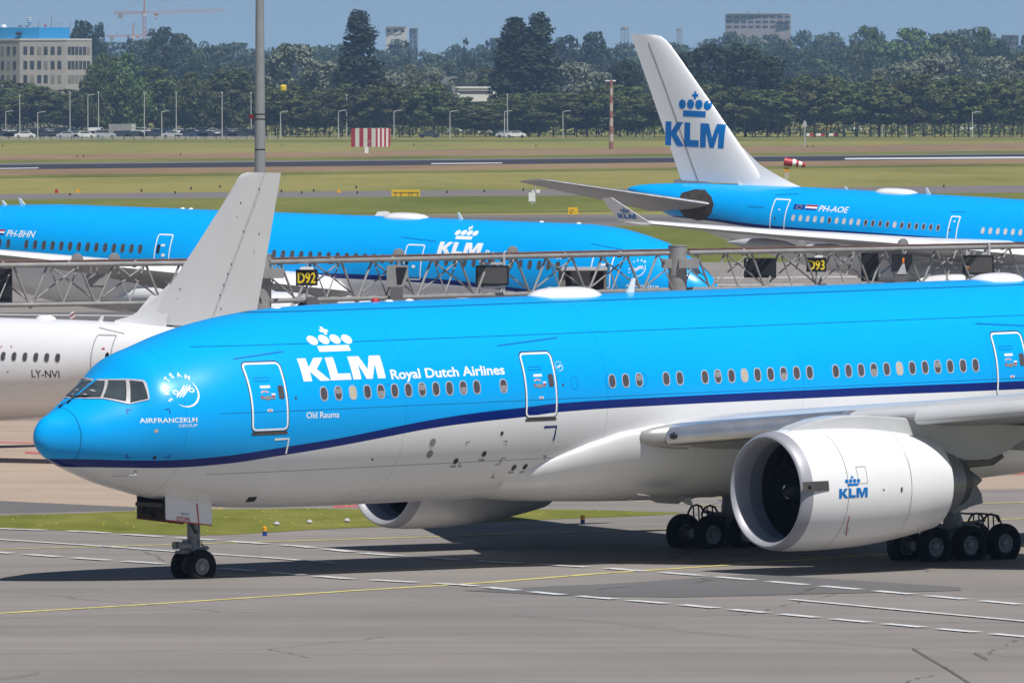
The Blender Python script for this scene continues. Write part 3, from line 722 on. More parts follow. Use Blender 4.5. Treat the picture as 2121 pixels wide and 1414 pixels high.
wu = [671, 701, 731, 761, 789, 817.5, 846, 874.5, 903, 931, 959.5, 987.5, 1043, 1268, 1296, 1324, 1380, 1408, 1460, 1487, 1515, 1542, 1569, 1596, 1623, 1650, 1677, 1731, 1757.5, 1783.5, 1810, 1836.5, 1863, 1889.5, 1916, 1942, 1968, 1994.5, 2020.5]
wz = A.px(1043, 799)[1]
sh = {2: m_shade, 21: m_shade, 32: m_shade, 33: m_pane}
pts = [(A.px(u, 815 - (u - 671) * .0446)[0], wz) for u in wu]
for k in range(1, 14): pts.append((pts[38][0] + 2.6 + .5334 * k, wz))
window_set(A, pts, .30, .44, shades=sh)
for i in (1, 4, 7, 10, 12, 15, 19, 24, 30, 35):           # half drawn blinds
    x, z = pts[i]; A.drape("window_blind", [rrect(x - .10, x + .11, z - .02 if i % 2 else z - .16, z + .15 if i % 2 else z + .02, .05)], mat("blind_grey", (.28, .275, .28), .4, var=.1), .006, step=.12)
# writing and emblems
a, b, c = A.px(629, 790), A.px(799, 784.5), A.px(617, 742.5)
hK = (c[1] - a[1]); sxK = (b[0] - a[0]) / (3.6 * hK)
A.drape("logo", logo(a[0], a[1], hK, sx=sxK), m_mark, .007)
def word(p, s, q0, q1, cap, m=None, bold=.0, space=1.0, flip=False, name="lettering", shear=0.0, off=.007, step=.22):
    a, b = p.px(*q0), p.px(*q1); t = text2d(s, cap, bold, 1.0, space); wd = width2d(t); k = abs(b[0] - a[0]) / wd
    sl = (b[1] - a[1]) / abs(b[0] - a[0])
    t = ([(q[0] * k + shear * q[1], q[1]) for q in t[0]], t[1])
    return p.drape(name, [([((-q[0] if flip else q[0]) + a[0], q[1] + a[1] + sl * q[0]) for q in t[0]], t[1])], m or m_mark, off, step=step)
word(A, "Royal Dutch Airlines", (811, 785), (1046, 774.5), .29, bold=.022)
word(A, "Old Rauma", (634.5, 866), (702.5, 864), .195, bold=.01)
word(A, "AIRFRANCEKLM", (289.6, 875.6), (408.6, 873.6), .145, bold=.012)
word(A, "GROUP", (370.5, 884.4), (408.6, 883.6), .092)
cx, cz = A.px(381, 812); A.drape("emblem", emblem(cx, cz, .44), m_mark, .007, step=.15)
cx, cz = A.px(1158, 759); A.drape("emblem", emblem(cx, cz, .135), m_mark, .007)
def el_mark(u, v, kind, L=.13, wd=.022, m=None):
    x, z = A.px(u, v); dx = L if 'l' in kind else -L; dz = -L if 't' in kind else L
    A.drape("panel_mark", [strokes([(x + dx, z), (x, z)], wd), strokes([(x, z), (x, z + dz)], wd)], m or m_navymark, .007)
for q in ((261.5, 848, 'tl'), (351, 847.5, 'tr'), (261, 947.5, 'bl'), (350, 947, 'br'), (966.5, 914.6, 'tl'), (1049.6, 913, 'tr'), (949.5, 965.5, 'bl'), (1039.5, 948.5, 'tl'), (1032.7, 961.4, 'br'), (1131, 943.4, 'tr'), (1018, 988.6, 'bl'), (1109, 984, 'br')): el_mark(*q)
for m_, q0, q1, q2 in ((m_mark, (569, 909.5), (598, 908), (592, 939)), (m_navymark, (1127, 884), (1152.5, 882.5), (1146, 912))):
    A.drape("panel_mark", [strokes([A.px(*q0), A.px(*q1), A.px(*q2)], .07)], m_, .009)
for u, v, r, m_ in ((896, 915.5, .115, m_steel), (890, 940, .12, m_steel), (944, 954.5, .09, m_dark), (1002.5, 939.7, .085, m_dark), (1039.5, 896.8, .06, m_dark), (1064.3, 967.8, .085, m_dark), (1087.5, 966, .085, m_dark), (324, 892, .055, m_shade), (771, 951, .035, m_dark), (612.5, 824, .04, m_exh), (1166, 796.5, .04, m_exh), (320, 947.5, .05, m_dark)):
    x, z = A.px(u, v); A.drape("vent_port", [ell(x, z, r, r * 1.05, 18)], m_, .009, step=.1)
for u, v in ((938, 965.5), (997, 952), (1058, 977.5), (1082, 977)):
    x, z = A.px(u, v); A.drape("drain_stain", [ell(x, z, .13, .035, 14)], m_nozzle, .008)
x, z = A.px(281, 975); MB().tube(A.pt(x, z, 0), A.pt(x, z - .02, .14), .04, .02).tube(A.pt(x, z - .02, .14), A.pt(x - .55, z - .06, .12), .016).build("pitot_probe", m_alu, A.root)
A.drape("belly_vent", [[A.px(507, 1039), A.px(515, 1029), A.px(533, 1028), A.px(526, 1037.5)]], m_dark, .01, step=.1)
for (u0, v0, u1, v1) in ((1030, 716, 1154, 699), (484, 743, 586, 728), (2020, 670, 2160, 676)):
    A.drape("rain_gutter", [strokes([A.px(u0, v0), A.px((u0 + u1) / 2, (v0 + v1) / 2), A.px(u1, v1)], .028)], m_bluemark, .015)
for u in (804, 1189, 1260, 1333):                        # plugged window outlines
    x = A.px(u, 815 - (u - 671) * .0446)[0]; A.drape("plugged_window", [ringrect(x - .13, x + .13, wz - .2, wz + .2, .12, .012)], m_bluemark, .006)
# crown fittings
def dome(p, u0, u1, h, wd, m, name="antenna_dome", n=16):
    o, d = p.lray((u0 + u1) / 2, 600); zt = p.zc + p.st[len(p.st) // 2][1]
    def xa(u):
        q = None; y = 0.0; o, d = p.lray(u, 600)
        return (o + d * ((0 - o.y) / d.y)).x
    x0, x1 = sorted((xa(u0), xa(u1))); rings = []
    for k in range(15):
        t = k / 14; e = max(0.03, 1 - abs(2 * t - 1) ** 3.2); x = x0 + (x1 - x0) * t; r = []
        for i in range(n):
            a_ = 2 * math.pi * i / n; r.append((x, wd * e ** .6 * math.sin(a_), p.sec(x)[0] - .12 + (h + .12) * e ** .55 * max(math.cos(a_), -.3)))
        rings.append(r)
    return MB().loft(rings).build(name, m, p.root, smooth=60), x0, x1
def blade(p, u0, u1, h, sweep, m=None, th=.04):
    def xa(u): o, d = p.lray(u, 600); return (o + d * ((0 - o.y) / d.y)).x
    x0, x1 = sorted((xa(u0), xa(u1))); z = p.sec(x0)[0] - .06; cw = (x1 - x0)
    P = [(x0, -th, z), (x1, -th, z), (x1 + sweep, -th * .4, z + h), (x1 + sweep - cw * .35, -th * .4, z + h)]
    return MB().prism(P, (0, 2 * th, 0)).build("antenna", m or m_white, p.root)
dome(A, 1096, 1241, .25, .75, m_white); dome(A, 2018, 2112, .20, .75, m_white)
blade(A, 1297, 1311, .50, .10)
x = A.onplane(777, 625, 0).x; MB().ball((x, 0, A.sec(x)[0] - .02), .14, 14, half=True).build("beacon", m_red, A.root, smooth=60)
for u, dx in ((573, .35), (848, .3), (806, .25)):
    x = A.onplane(u, 636, 0).x; MB().ball((x, 0, A.sec(x)[0] - .03), .16, 12, half=True, sz=.5).build("antenna", m_white, A.root, smooth=60)

m_rootf = mat("worn_root_metal", (.40, .39, .375), .4, .4, var=.12)
# belly fairing, wings, slats
rings = []
for x, a_, c_, h in ((16.6, 1.9, 2.9, .75), (17.4, 2.3, 3.1, 1.05), (18.2, 2.62, 3.35, 1.38), (19.2, 2.90, 3.65, 1.74), (20.4, 3.08, 3.95, 2.09), (21.8, 3.18, 4.12, 2.32), (24, 3.25, 4.2, 2.45), (32, 3.25, 4.2, 2.46), (36, 3.18, 4.1, 2.30), (39, 2.95, 3.7, 1.72), (42, 2.3, 3.1, .9)):
    rings.append([(x, a_ * math.sin(t), c_ + (.42 if math.cos(t) > 0 else h) * math.cos(t)) for t in [2 * math.pi * i / 96 for i in range(96)]])
MB().loft(rings).build("belly_fairing", m_white, A.root, smooth=60)
LE = lambda y: 21.55 + (y - 3.1) * .655
ZL = lambda y: 3.92 + (y - 3.1) * .093
wsec = [(2.4, LE(2.4), ZL(2.4), 13.6, .62, .025), (3.4, LE(3.4), ZL(3.4), 13.0, .60, .025), (9.6, LE(9.6), ZL(9.6), 9.2, .66, .02), (18, LE(18), ZL(18) + .1, 6.0, .78, .01), (27, LE(27), ZL(27) + .4, 3.2, .72, 0), (30.2, LE(30.2) + .3, ZL(30.2) + .6, 1.6, .7, 0)]
for sg in (-1, 1):
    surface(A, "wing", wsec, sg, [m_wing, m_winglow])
    surface(A, "slat", [(3.62, LE(3.62) - .28, ZL(3.62) - .12, 1.9, 2.6, -.10), (8.3, LE(8.3) - .30, ZL(8.3) - .10, 1.75, 2.5, -.10)], sg, [m_alu])
    surface(A, "slat", [(8.45, LE(8.45) - .05, ZL(8.45) + .05, 1.4, 2.0, -.05), (10.3, LE(10.3) - .05, ZL(10.3) + .06, 1.4, 2.0, -.05)], sg, [m_wing])
    surface(A, "slat", [(10.45, LE(10.45) - .45, ZL(10.45) - .14, 1.7, 2.3, -.16), (20, LE(20) - .40, ZL(20) - .08, 1.4, 2.2, -.16), (28.5, LE(28.5) - .32, ZL(28.5) + .32, 1.0, 2.0, -.14)], sg, [m_wing])
    rg = []
    for t, rr, dx in ((0, .05, 0), (.12, .2, .12), (.35, .33, .5), (.65, .42, 1.0), (1.0, .46, 1.45)):
        y = 3.02 + .62 * t; rg.append([(LE(3.1) - .55 + dx, sg * (y + .2 * rr * math.sin(q)), ZL(3.2) - .06 + rr * math.cos(q) * .95 - .02) if False else (LE(3.1) - .62 + dx - rr * .0, sg * (y + rr * .75 * math.sin(q)), ZL(3.3) - .02 + rr * .9 * math.cos(q)) for q in [2 * math.pi * i / 20 for i in range(20)]])
    MB().loft(rg).build("wing_root_fairing", m_rootf, A.root, smooth=60)
    MB().ball((LE(3.1) + .28, sg * 3.78, ZL(3.4) + .0), .17, 14, sz=.75).build("landing_light", m_glass, A.root, smooth=60)
    surface(A, "flap", [(3.5, 33.6, 3.62, 2.2, 1.2, .25), (9.4, 33.75, 4.2, 1.9, 1.1, .2)], sg, [m_wing])
    for yy in (7.0, 13.2, 18.4):
        xt = LE(yy) + (13.0 - (yy - 3.4) * .62 if yy < 9.6 else 9.2 - (yy - 9.6) * .38)
        MB().lathe([(-3.2, .02), (-2.4, .28), (-1, .42), (.4, .38), (1.5, .22), (2.2, .03)], (xt - .3, sg * yy, ZL(yy) - .75), 'x', 20).build("flap_track_fairing", m_wing, A.root, smooth=60)
    # engine, pylon
    y = sg * 9.61
    e = engine(A, 20.62, y, 2.46, 1.875, 6.35, 1.35, m_white)
    if sg < 0:
        eng_fn = lambda x, z: Vector((x, y, 0)) + Vector((0, -1, 0)) * (0.012 + 1.875 * math.sqrt(max(.02, 1 - ((z - 2.46) / 1.875) ** 2)) * (1 if x < 23 else 1 - .235 * ((x - 22.82) / 4.15) ** 1.9)) + Vector((0, 0, z))
        ax = lambda u, v: A.onplane(u, v, -9.61 - 1.85)
        a, b = ax(1737, 1031.5), ax(1796, 1029.5); hh = (b.x - a.x) / 3.6 * .92
        A.drape("logo", logo(a.x, a.z, hh, sx=1.09), m_bluemark, fn=eng_fn, parent=e)
        a, b = ax(1662, 1018), ax(1714, 990)
        pr = lambda q0, q1: [(q0.x, q0.z), (q1.x, q0.z), (q1.x, q1.z), (q0.x, q1.z)]
        A.drape("nacelle_panel", [pr(a, ax(1716, 995))], m_exh, fn=eng_fn, parent=e)
        c = ax(1676, 1009); A.drape("nacelle_port", [ell(c.x, c.z, .07, .07, 14)], m_black, fn=lambda x, z: eng_fn(x, z) + Vector((0, -.006, 0)), parent=e)
        lines = [strokes([(x_, 2.46 - 1.8 + 3.6 * k / 24) for k in range(25)], .016) for x_ in (22.35, 25.0)]
        c, d = ax(1777, 966), ax(1797, 1000); lines += [ringmesh([(c.x, d.z), (d.x, d.z), (d.x, c.z), (c.x, c.z)], [(c.x + .012, d.z + .012), (d.x - .012, d.z + .012), (d.x - .012, c.z - .012), (c.x + .012, c.z - .012)])]
        c = ax(1772, 1100); lines += [ringmesh(ell(c.x, c.z, .09, .09, 16), ell(c.x, c.z, .075, .075, 16))]
        A.drape("nacelle_seam", lines, m_nozzle, fn=eng_fn, parent=e, step=.15)
        A.drape("nacelle_warning_stripe", [strokes([(22.5 + .02 * k * k * .2, 1.7 - .08 * k) for k in range(9)], .03)], m_red, fn=eng_fn, parent=e, step=.1)
        c = ax(1870, 1012); A.drape("nacelle_latch", [rrect(c.x - .04, c.x + .04, c.z - .09, c.z + .05, .02), rrect(c.x - .8, c.x - .74, c.z - .02, c.z + .03, .01)], m_exh, fn=eng_fn, parent=e)
    # chine-free pylon: upper ridge and the deep body under the wing
    up = [(q.x, q.z) for q in [A.onplane(u_, v_, -9.61) for u_, v_ in ((1600, 906), (1640, 882), (1680, 868), (1720, 861), (1770, 859), (1890, 866), (2000, 872), (2112, 880), (2114, 902), (2075, 932), (2035, 951), (1960, 950), (1905, 930), (1870, 905))]]
    rg = []
    for yy, k in ((-.34, .93), (-.30, 1.0), (.30, 1.0), (.34, .93)):
        cxm, czm = sum(q[0] for q in up) / len(up), sum(q[1] for q in up) / len(up); rg.append([(cxm + (q[0] - cxm) * k, y + yy, czm + (q[1] - czm) * k) for q in up])
    MB().loft(rg).build("pylon", m_wing, A.root, smooth=25)
    MB().prism([(q.x, y - .25, q.z) for q in [A.onplane(u_, v_, -9.61) for u_, v_ in ((1925, 945), (1960, 951.5), (2036, 952.5), (2064, 937), (2069, 946), (2046, 963), (1950, 973), (1922, 958))]], (0, .5, 0)).build("pylon_heat_shield", m_exh, A.root)

# tail (out of frame to the right, kept so that the aircraft is whole)
surface(A, "tail_fin", [(7.6, 50.5, 0, 9.5, .7), (12, 53.6, 0, 6.6, .6), (18.2, 58.2, 0, 2.9, .5)], 1, [m_white], vert=True)
for sg in (-1, 1): surface(A, "tailplane", [(.8, 53.5, 6.4, 6.6, .7), (10.6, 60.3, 7.4, 2.3, .6)], sg, [m_wing])

# ---- nose gear
def strutset(p, parent=None): pass
zg = A.ground(6.0)
ng = MB()
zb0 = A.sec(5.9)[1]
ng.tube((6.0, 0, zb0 + .3), (6.0, 0, zg + 1.02), .165, n=20).tube((6.0, 0, zg + 1.1), (6.0, 0, zg + .5), .085, n=16)
ng.tube((6.0, -.34, zg + .5), (6.0, .34, zg + .5), .075, n=14)
ng.lathe([(-.06, .19), (.06, .19), (.06, .15), (-.06, .15)], (6.0, 0, zg + 1.05), 'z', 20).lathe([(-.05, .18), (.05, .18), (.05, .1), (-.05, .1)], (6.0, 0, zg + .93), 'z', 20)
ng.tube((6.05, .1, zg + 1.0), (6.5, .05, zg + 1.02), .05).tube((6.5, .05, zg + 1.0), (6.1, .02, zg + .55), .05).tube((6.05, -.12, zg + 1.0), (6.5, -.05, zg + 1.05), .05).tube((6.52, -.06, zg + 1.02), (6.52, .06, zg + 1.02), .06)
ng.tube((5.42, -.16, zg + 1.14), (5.72, -.16, zg + 1.14), .12, .09, n=16).tube((5.42, .16, zg + 1.14), (5.72, .16, zg + 1.14), .12, .09, n=16).box((5.74, 0, zg + 1.1), (.16, .42, .14)).box((5.66, -.08, zg + 1.27), (.12, .12, .08)).tube((5.28, -.1, zg + .95), (5.95, -.1, zg + .95), .045).tube((5.5, -.1, zg + .95), (5.75, -.1, zg + .95), .075).tube((6.16, -.1, zg + .9), (6.16, -.1, zb0), .045).tube((5.85, .24, zg + 1.0), (5.85, -.30, zg + 1.0), .06)
ng.path([Vector((6.1, -.15, zg + 1.3)), Vector((6.22, -.22, zg + 1.15)), Vector((6.35, -.2, zg + 1.02)), Vector((6.2, -.15, zg + .85))], .018)
ng.path([Vector((6.12, .15, zg + 1.4)), Vector((6.3, .2, zg + 1.2)), Vector((6.45, .1, zg + 1.08))], .018)
ngo = ng.build("nose_gear", m_gear, A.root, smooth=40)
mb = MB().tube((5.9, 0, zb0 + .2), (4.7, 0, zb0 + .35), .09).tube((6.0, -.2, zg + 1.5), (5.3, -.25, zb0 + .1), .05); mb.build("drag_brace", m_dark, A.root)
for yy in (-.36, .36): wheel(A, ngo, 6.02, yy, .515, .37, zg + .495)
for sg in (-1, 1):
    V = []
    for x in np.linspace(4.46, 6.2, 8):
        zt_ = A.pt(float(x), A.sec(float(x))[1] + .12).z - .02; zl = 1.98 - (x - 4.46) / 1.74 * .24
        V += [(x, sg * .72, zt_ + .12), (x, sg * .74, zl)]
    F = [(2 * i, 2 * i + 1, 2 * i + 3, 2 * i + 2) for i in range(7)]
    mbd = MB().add(V, F, 0).add([(q[0], q[1] - sg * .05, q[2]) for q in V], F, 1)
    mbd.add([V[0], V[1], (V[1][0], V[1][1] - sg * .05, V[1][2]), (V[0][0], V[0][1] - sg * .05, V[0][2])], [(0, 1, 2, 3)], 1)
    mbd.add([V[-2], V[-1], (V[-1][0], V[-1][1] - sg * .05, V[-1][2]), (V[-2][0], V[-2][1] - sg * .05, V[-2][2])], [(0, 1, 2, 3)], 1)
    d = mbd.build("gear_door", [m_white, m_bay], A.root, fix=False)
    yy = sg * .746
    mbr = MB().box((5.33, sg * .742, 1.862), (1.76, .012, .035), M=Matrix.Rotation(math.atan2(.24, 1.74), 3, 'Y')).box((5.67, sg * .742, 2.10), (.035, .016, .66), M=Matrix.Rotation(-.09, 3, 'Y'))
    mbr.build("red_stripe", m_red, d)
    if sg < 0:
        for s_, x_, z_, cap, m_ in (("ETOPS", 4.88, 1.955, .125, m_red), ("QO-014", 5.03, 2.13, .062, m_navymark)):
            t = text2d(s_, cap, .012 if cap > .1 else 0.0)
            MB().add([(x_ + q[0], yy - .004, z_ + q[1] - q[0] * .14) for q in t[0]], t[1]).build("lettering", m_, d, fix=False)
        mbx = MB().box((4.75, .55, 2.25), (.25, .12, .3)).box((5.0, .6, 2.15), (.1, .1, .4)).tube((4.55, .62, 2.5), (4.55, .62, 2.1), .03)
        mbx.build("door_linkage", m_dark, A.root)
MB().box((5.3, 0, zb0 + .06), (1.9, 1.3, .12)).build("gear_bay", m_bay, A.root)

# ---- main gear
for sg in (-1, 1):
    yc = sg * 5.49; xg = 31.77; z0 = A.ground(xg)
    mb = MB()
    mb.tube((xg - .25, yc, 3.3), (xg - .05, yc, z0 + 1.25), .24, n=24).tube((xg - .1, yc, z0 + 1.5), (xg, yc, z0 + .62), .17, n=20)
    mb.lathe([(-.25, .26), (-.1, .30), (.1, .30), (.3, .26), (.3, .2), (-.25, .2)], (xg - .05, yc, z0 + 1.35), 'z', 24)
    mb.tube((xg - 1.7, yc, z0 + .62), (xg + 1.7, yc, z0 + .62), .15, n=14)
    for k in (-1, 0, 1): mb.tube((xg + 1.45 * k, yc - .7, z0 + .60), (xg + 1.45 * k, yc + .7, z0 + .60), .1, n=12)
    mb.tube((xg - .1, yc, z0 + 2.0), (xg + .4, yc - sg * 2.2, 2.6), .1).tube((xg + .1, yc, z0 + 1.3), (xg + 1.0, yc, z0 + 1.05), .1)
    mb.tube((xg + .3, yc - .1, z0 + 1.25), (xg + 1.2, yc, z0 + 1.3), .05).tube((xg - .1, yc, z0 + 1.1), (xg - 1.1, yc, z0 + 1.3), .06)
    go = mb.build("main_gear", m_gear, A.root, smooth=40)
    for k, xx in ((-1, xg - 1.2), (1, xg + 1.25)):
        for yy in (-.35, .35):
            hose = MB(); hose.path([Vector((xx - .32, yc + yy, z0 + 1.02)), Vector((xx - .34, yc + yy, z0 + 1.28)), Vector((xx - .2, yc + yy, z0 + 1.46)), Vector((xx, yc + yy, z0 + 1.52)), Vector((xx + .2, yc + yy, z0 + 1.46)), Vector((xx + .35, yc + yy, z0 + 1.25))], .035)
            hose.tube((xx - .1, yc + yy, z0 + 1.05), (xx - .12, yc + yy, z0 + 1.5), .025).tube((xx + .12, yc + yy, z0 + 1.0), (xx + .1, yc + yy, z0 + 1.5), .025); hose.build("brake_hose", m_dark, go, smooth=40)
    hose = MB(); hose.path([Vector((xg, yc - .15, z0 + 1.6)), Vector((xg + .5, yc - .1, z0 + 1.55)), Vector((xg + 1.1, yc - .1, z0 + 1.53)), Vector((xg + 1.6, yc - .3, z0 + 1.45)), Vector((xg + 1.75, yc - .3, z0 + 1.15))], .03); hose.build("brake_hose", m_dark, go, smooth=40); hose = MB()
    hose.path([Vector((xg + .1, yc + .2, z0 + 1.5)), Vector((xg + .5, yc + .25, z0 + 1.5)), Vector((xg + .62, yc + .25, z0 + 1.2)), Vector((xg + .5, yc + .2, z0 + .9))], .03)
    hose.build("brake_hose", m_dark, go, smooth=40)
    for k in (-1, 0, 1):
        for q in (-.70, .70): wheel(A, go, xg + 1.45 * k, yc + q, .625, .48, z0 + .60)
    yd = sg * 6.55
    P = [A.onplane(u, v, -6.55) for u, v in ((1944, 972), (2008, 968), (2016, 992), (2033, 1022), (2036, 1041), (2006, 1050), (2005, 1052), (1976, 1063), (1950, 1035))]
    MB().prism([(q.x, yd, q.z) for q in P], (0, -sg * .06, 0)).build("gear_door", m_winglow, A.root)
    MB().prism([(29.2, sg * 2.4, 1.75), (30.6, sg * 2.4, 1.75), (30.4, sg * 2.5, 1.45), (29.4, sg * 2.5, 1.4)], (0, sg * .05, 0)).build("gear_door", m_winglow, A.root)
# air inlet scoop and drain mast under the belly
MB().prism([(21.3, -2.5, 2.15), (22.9, -2.6, 1.96), (23.2, -2.55, 1.98), (23.0, -2.4, 1.80), (22.2, -2.3, 1.86)], (0, -.12, -.05)).build("ram_air_inlet", m_nozzle, A.root)
P = [A.onplane(u, v, 0) for u, v in ((1403, 1014), (1426, 1014), (1428, 1030), (1434, 1044), (1433, 1047), (1418, 1041), (1409, 1032))]
MB().prism([(q.x, -.04, q.z) for q in P], (0, .08, 0)).build("drain_mast", m_white, A.root)
# ------------------------------------------------------------------ parked airliners
def parked(name, label, X0, Y0, th, pi_, xn, st, zc, s):
    loc = (X0 + xn * math.cos(pi_) * math.cos(th), Y0 + xn * math.cos(pi_) * math.sin(th), xn * math.sin(pi_))
    return Plane(name, label, loc, th, pi_, st, zc, s)

def bogie(p, name, x, y, ztop, axles, gap, r, wd, strut=.16):
    z0 = p.ground(x); mb = MB().tube((x, y, ztop), (x, y, z0 + r), strut, n=14)
    if len(axles) > 1: mb.tube((x + axles[0], y, z0 + r), (x + axles[-1], y, z0 + r), .12, n=10)
    for a in axles: mb.tube((x + a, y - gap, z0 + r), (x + a, y + gap, z0 + r), .08, n=10)
    mb.tube((x, y, z0 + r * 2), (x + .8, y * .7, ztop), .07)
    g_ = mb.build(name, m_gear, p.root, smooth=40)
    for a in axles:
        for q in (-gap, gap): wheel(p, g_, x + a, y + q, r, wd, z0 + r * .97)

def flag(p, u0, u1, v0, v1, cols, name="flag"):
    a, b = p.px(u0, v0), p.px(u1, v1); x0, x1 = sorted((a[0], b[0])); z1, z0 = a[1], b[1]; n = len(cols); obs = []
    for i, c in enumerate(cols):
        o = p.drape(name, [rrect(x0, x1, z0 + (z1 - z0) * (n - 1 - i) / n, z0 + (z1 - z0) * (n - i) / n, .001, 1)], c, .008); obs.append(o)
    return obs
m_nlblue = mat("flag_blue", (.01, .05, .30), .4, var=.03)

def cockpit(p, polys, m_f=None):
    for s_ in (-1, 1):
        for q in polys:
            p.drape("cockpit_window", [q], m_cglass, .012, s_, step=.12)

# -- second blue airliner, nose to the right behind the gantry
st787 = [(0, -.8, -.8, 0), (.12, -.35, -1.15, .36), (.3, 0, -1.35, .62), (.8, .55, -1.68, 1.1), (1.45, 1.02, -1.95, 1.5), (2.5, 1.62, -2.3, 1.98), (3.2, 2.0, -2.48, 2.2), (4.2, 2.31, -2.66, 2.45), (5.5, 2.62, -2.8, 2.66), (6.85, 2.85, -2.9, 2.8), (9, 2.97, -2.97, 2.885), (38, 2.97, -2.97, 2.885), (43, 2.97, -2.7, 2.86), (49, 2.75, -1.5, 2.35), (55, 2.35, .1, 1.45), (60, 1.9, 1.2, .6), (62, 1.7, 1.45, .15)]
B = parked("airliner", "blue and white airliner parked nose right behind the D92 sign gantry", 0.0, 519.353, 2.5435, .0234, -13.3, st787, 4.884, 1)
hiB = [B.px(*q) for q in ((-60, 534.5), (10, 538), (300, 549.5), (560, 561.5), (727, 567.5), (880, 575.5), (983, 585.5), (1075, 597), (1200, 613), (1400, 645))]
loB = [B.px(*q) for q in ((-60, 544.5), (10, 548), (300, 560), (560, 572), (727, 577.5), (880, 586), (983, 594.5), (1075, 604.5), (1200, 621), (1400, 653))]
B.build_fuselage(livery("blue_white_livery_parked", loB, hiB, seams=[(9.5, .001)]), 96, .6)
for q in (((328.5, 484), (360, 485.5), (351, 556), (318, 554.5)), ((845.5, 505.5), (884, 506.5), (870, 580), (832, 578.5)), ((1235, 519), (1278, 520.5), (1264, 597), (1219, 597))):
    o, x0, x1, z0, z1 = door(B, *q, m_mark, r=.14, tw=.07)
    B.drape("door_window", [rrect(x1 - .36, x1 - .14, z0 + .80, z0 + 1.3, .09)] if q[0][0] < 1200 else [rrect(x0 + .2, x0 + .4, z0 + .85, z0 + 1.3, .09)], m_glass, .010, parent=o, step=.15)
    B.drape("door_handle", [ell((x0 + x1) / 2 - .1, z0 + .72, .13, .09, 12)], m_mark, .010, parent=o); B.drape("door_placard", [rrect(x0 + .4, x0 + .68, z0 + 1.2, z0 + 1.32, .02)], m_mark, .010, parent=o)
zw = 5.618; wB = []
for u in [-19.6, -1.5, 16.8] + [54.3 + 18.12 * i for i in range(14)] + [566.8 + 18.78 * i for i in range(14)] + [905 + 18.9 * i for i in range(5)] + [1000 + 19.3 * i for i in range(9)]:
    wB.append((B.px(u, 505 + u * .0425)[0], zw))
window_set(B, wB, .30, .50, m_frames=m_exh)
a, b = B.px(904.5, 526.5), B.px(993.5, 529); hK = B.px(911, 500.5)[1] - a[1]
B.drape("logo", logo(a[0], a[1], hK, flip=True, sx=abs(b[0] - a[0]) / (3.6 * hK)), m_mark, .008)
word(B, "Royal Dutch Airlines", (1004, 529), (1165, 536), .29, bold=.02, flip=True)
word(B, "PH-BHN", (12.7, 489.8), (69.5, 492), .38, bold=.01, flip=True, shear=.12)
word(B, "AIRFRANCEKLM", (1296, 593.5), (1364, 597), .15, bold=.02, flip=True)
cx, cz = B.px(1321, 557); B.drape("emblem", emblem(cx, cz, .40, flip=True), m_mark, .008, step=.15)
flag(B, -14, 8, 474.5, 487, (m_red, m_mark, m_nlblue))
cockpit(B, [[B.px(*q) for q in P] for P in ([(1429, 552), (1440, 550), (1452, 566), (1443, 570)], [(1443, 551), (1450, 557), (1462, 573), (1455, 570)])])
dome(B, 793, 885, .24, .8, m_white); blade(B, 949, 957, .42, .12); blade(B, 41, 51, .42, .2); blade(B, 5, 13, .32, .15)
for u in (1122, 1199, 378, 395): x = B.onplane(u, 455, 0).x; MB().ball((x, 0, B.sec(x)[0] - .02), .15, 10, half=True, sz=.6).build("antenna", m_white, B.root, smooth=60)
B.drape("rain_gutter", [strokes([B.px(1225, 505), B.px(1290, 517)], .03), strokes([B.px(830, 491), B.px(903, 500)], .03)], m_bluemark, .012)
LB = lambda y: 22.5 + (y - 2.9) * .70
ZB = lambda y: 3.80 + (y - 2.9) * .112
for sg in (-1, 1):
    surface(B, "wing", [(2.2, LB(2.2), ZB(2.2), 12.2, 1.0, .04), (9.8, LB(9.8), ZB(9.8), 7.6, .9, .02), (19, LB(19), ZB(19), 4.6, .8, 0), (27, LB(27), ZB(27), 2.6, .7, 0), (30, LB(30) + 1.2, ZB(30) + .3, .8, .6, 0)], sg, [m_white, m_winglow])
    engine(B, 20.0, sg * 9.7, 2.15, 1.72, 4.6, 1.2, m_white, big=False)
    MB().prism([(21.5, sg * 9.7 - .22, 3.5), (23, sg * 9.7 - .22, 4.1), (27, sg * 9.7 - .22, 4.6), (30, sg * 9.7 - .22, 4.4), (29, sg * 9.7 - .22, 3.8), (25, sg * 9.7 - .22, 3.0)], (0, .44, 0)).build("pylon", m_wing, B.root)
    surface(B, "tailplane", [(.8, 52.8, 6.0, 6.0, .7), (9.6, 59.2, 6.8, 2.0, .6)], sg, [m_wing])
    bogie(B, "main_gear", 34.0, sg * 4.9, 3.0, (-.73, .73), .65, .62, .45)
rings = [[(x, a_ * math.sin(t), zm + h * math.cos(t)) for t in [2 * math.pi * i / 40 for i in range(40)]] for x, a_, zm, h in ((18.5, 1.6, 2.6, .5), (21, 2.8, 2.95, 1.25), (25, 3.1, 3.05, 1.4), (33, 3.1, 3.05, 1.4), (37, 2.8, 2.95, 1.2), (40, 1.6, 2.6, .5))]
MB().loft(rings).build("belly_fairing", m_white, B.root, smooth=60)
surface(B, "tail_fin", [(7.2, 48.5, 0, 9.0, .7), (11, 51.6, 0, 6.6, .6), (17, 56.8, 0, 3.0, .5)], 1, [m_white], vert=True)
bogie(B, "nose_gear", 5.6, 0, 2.4, (0,), .3, .5, .36)

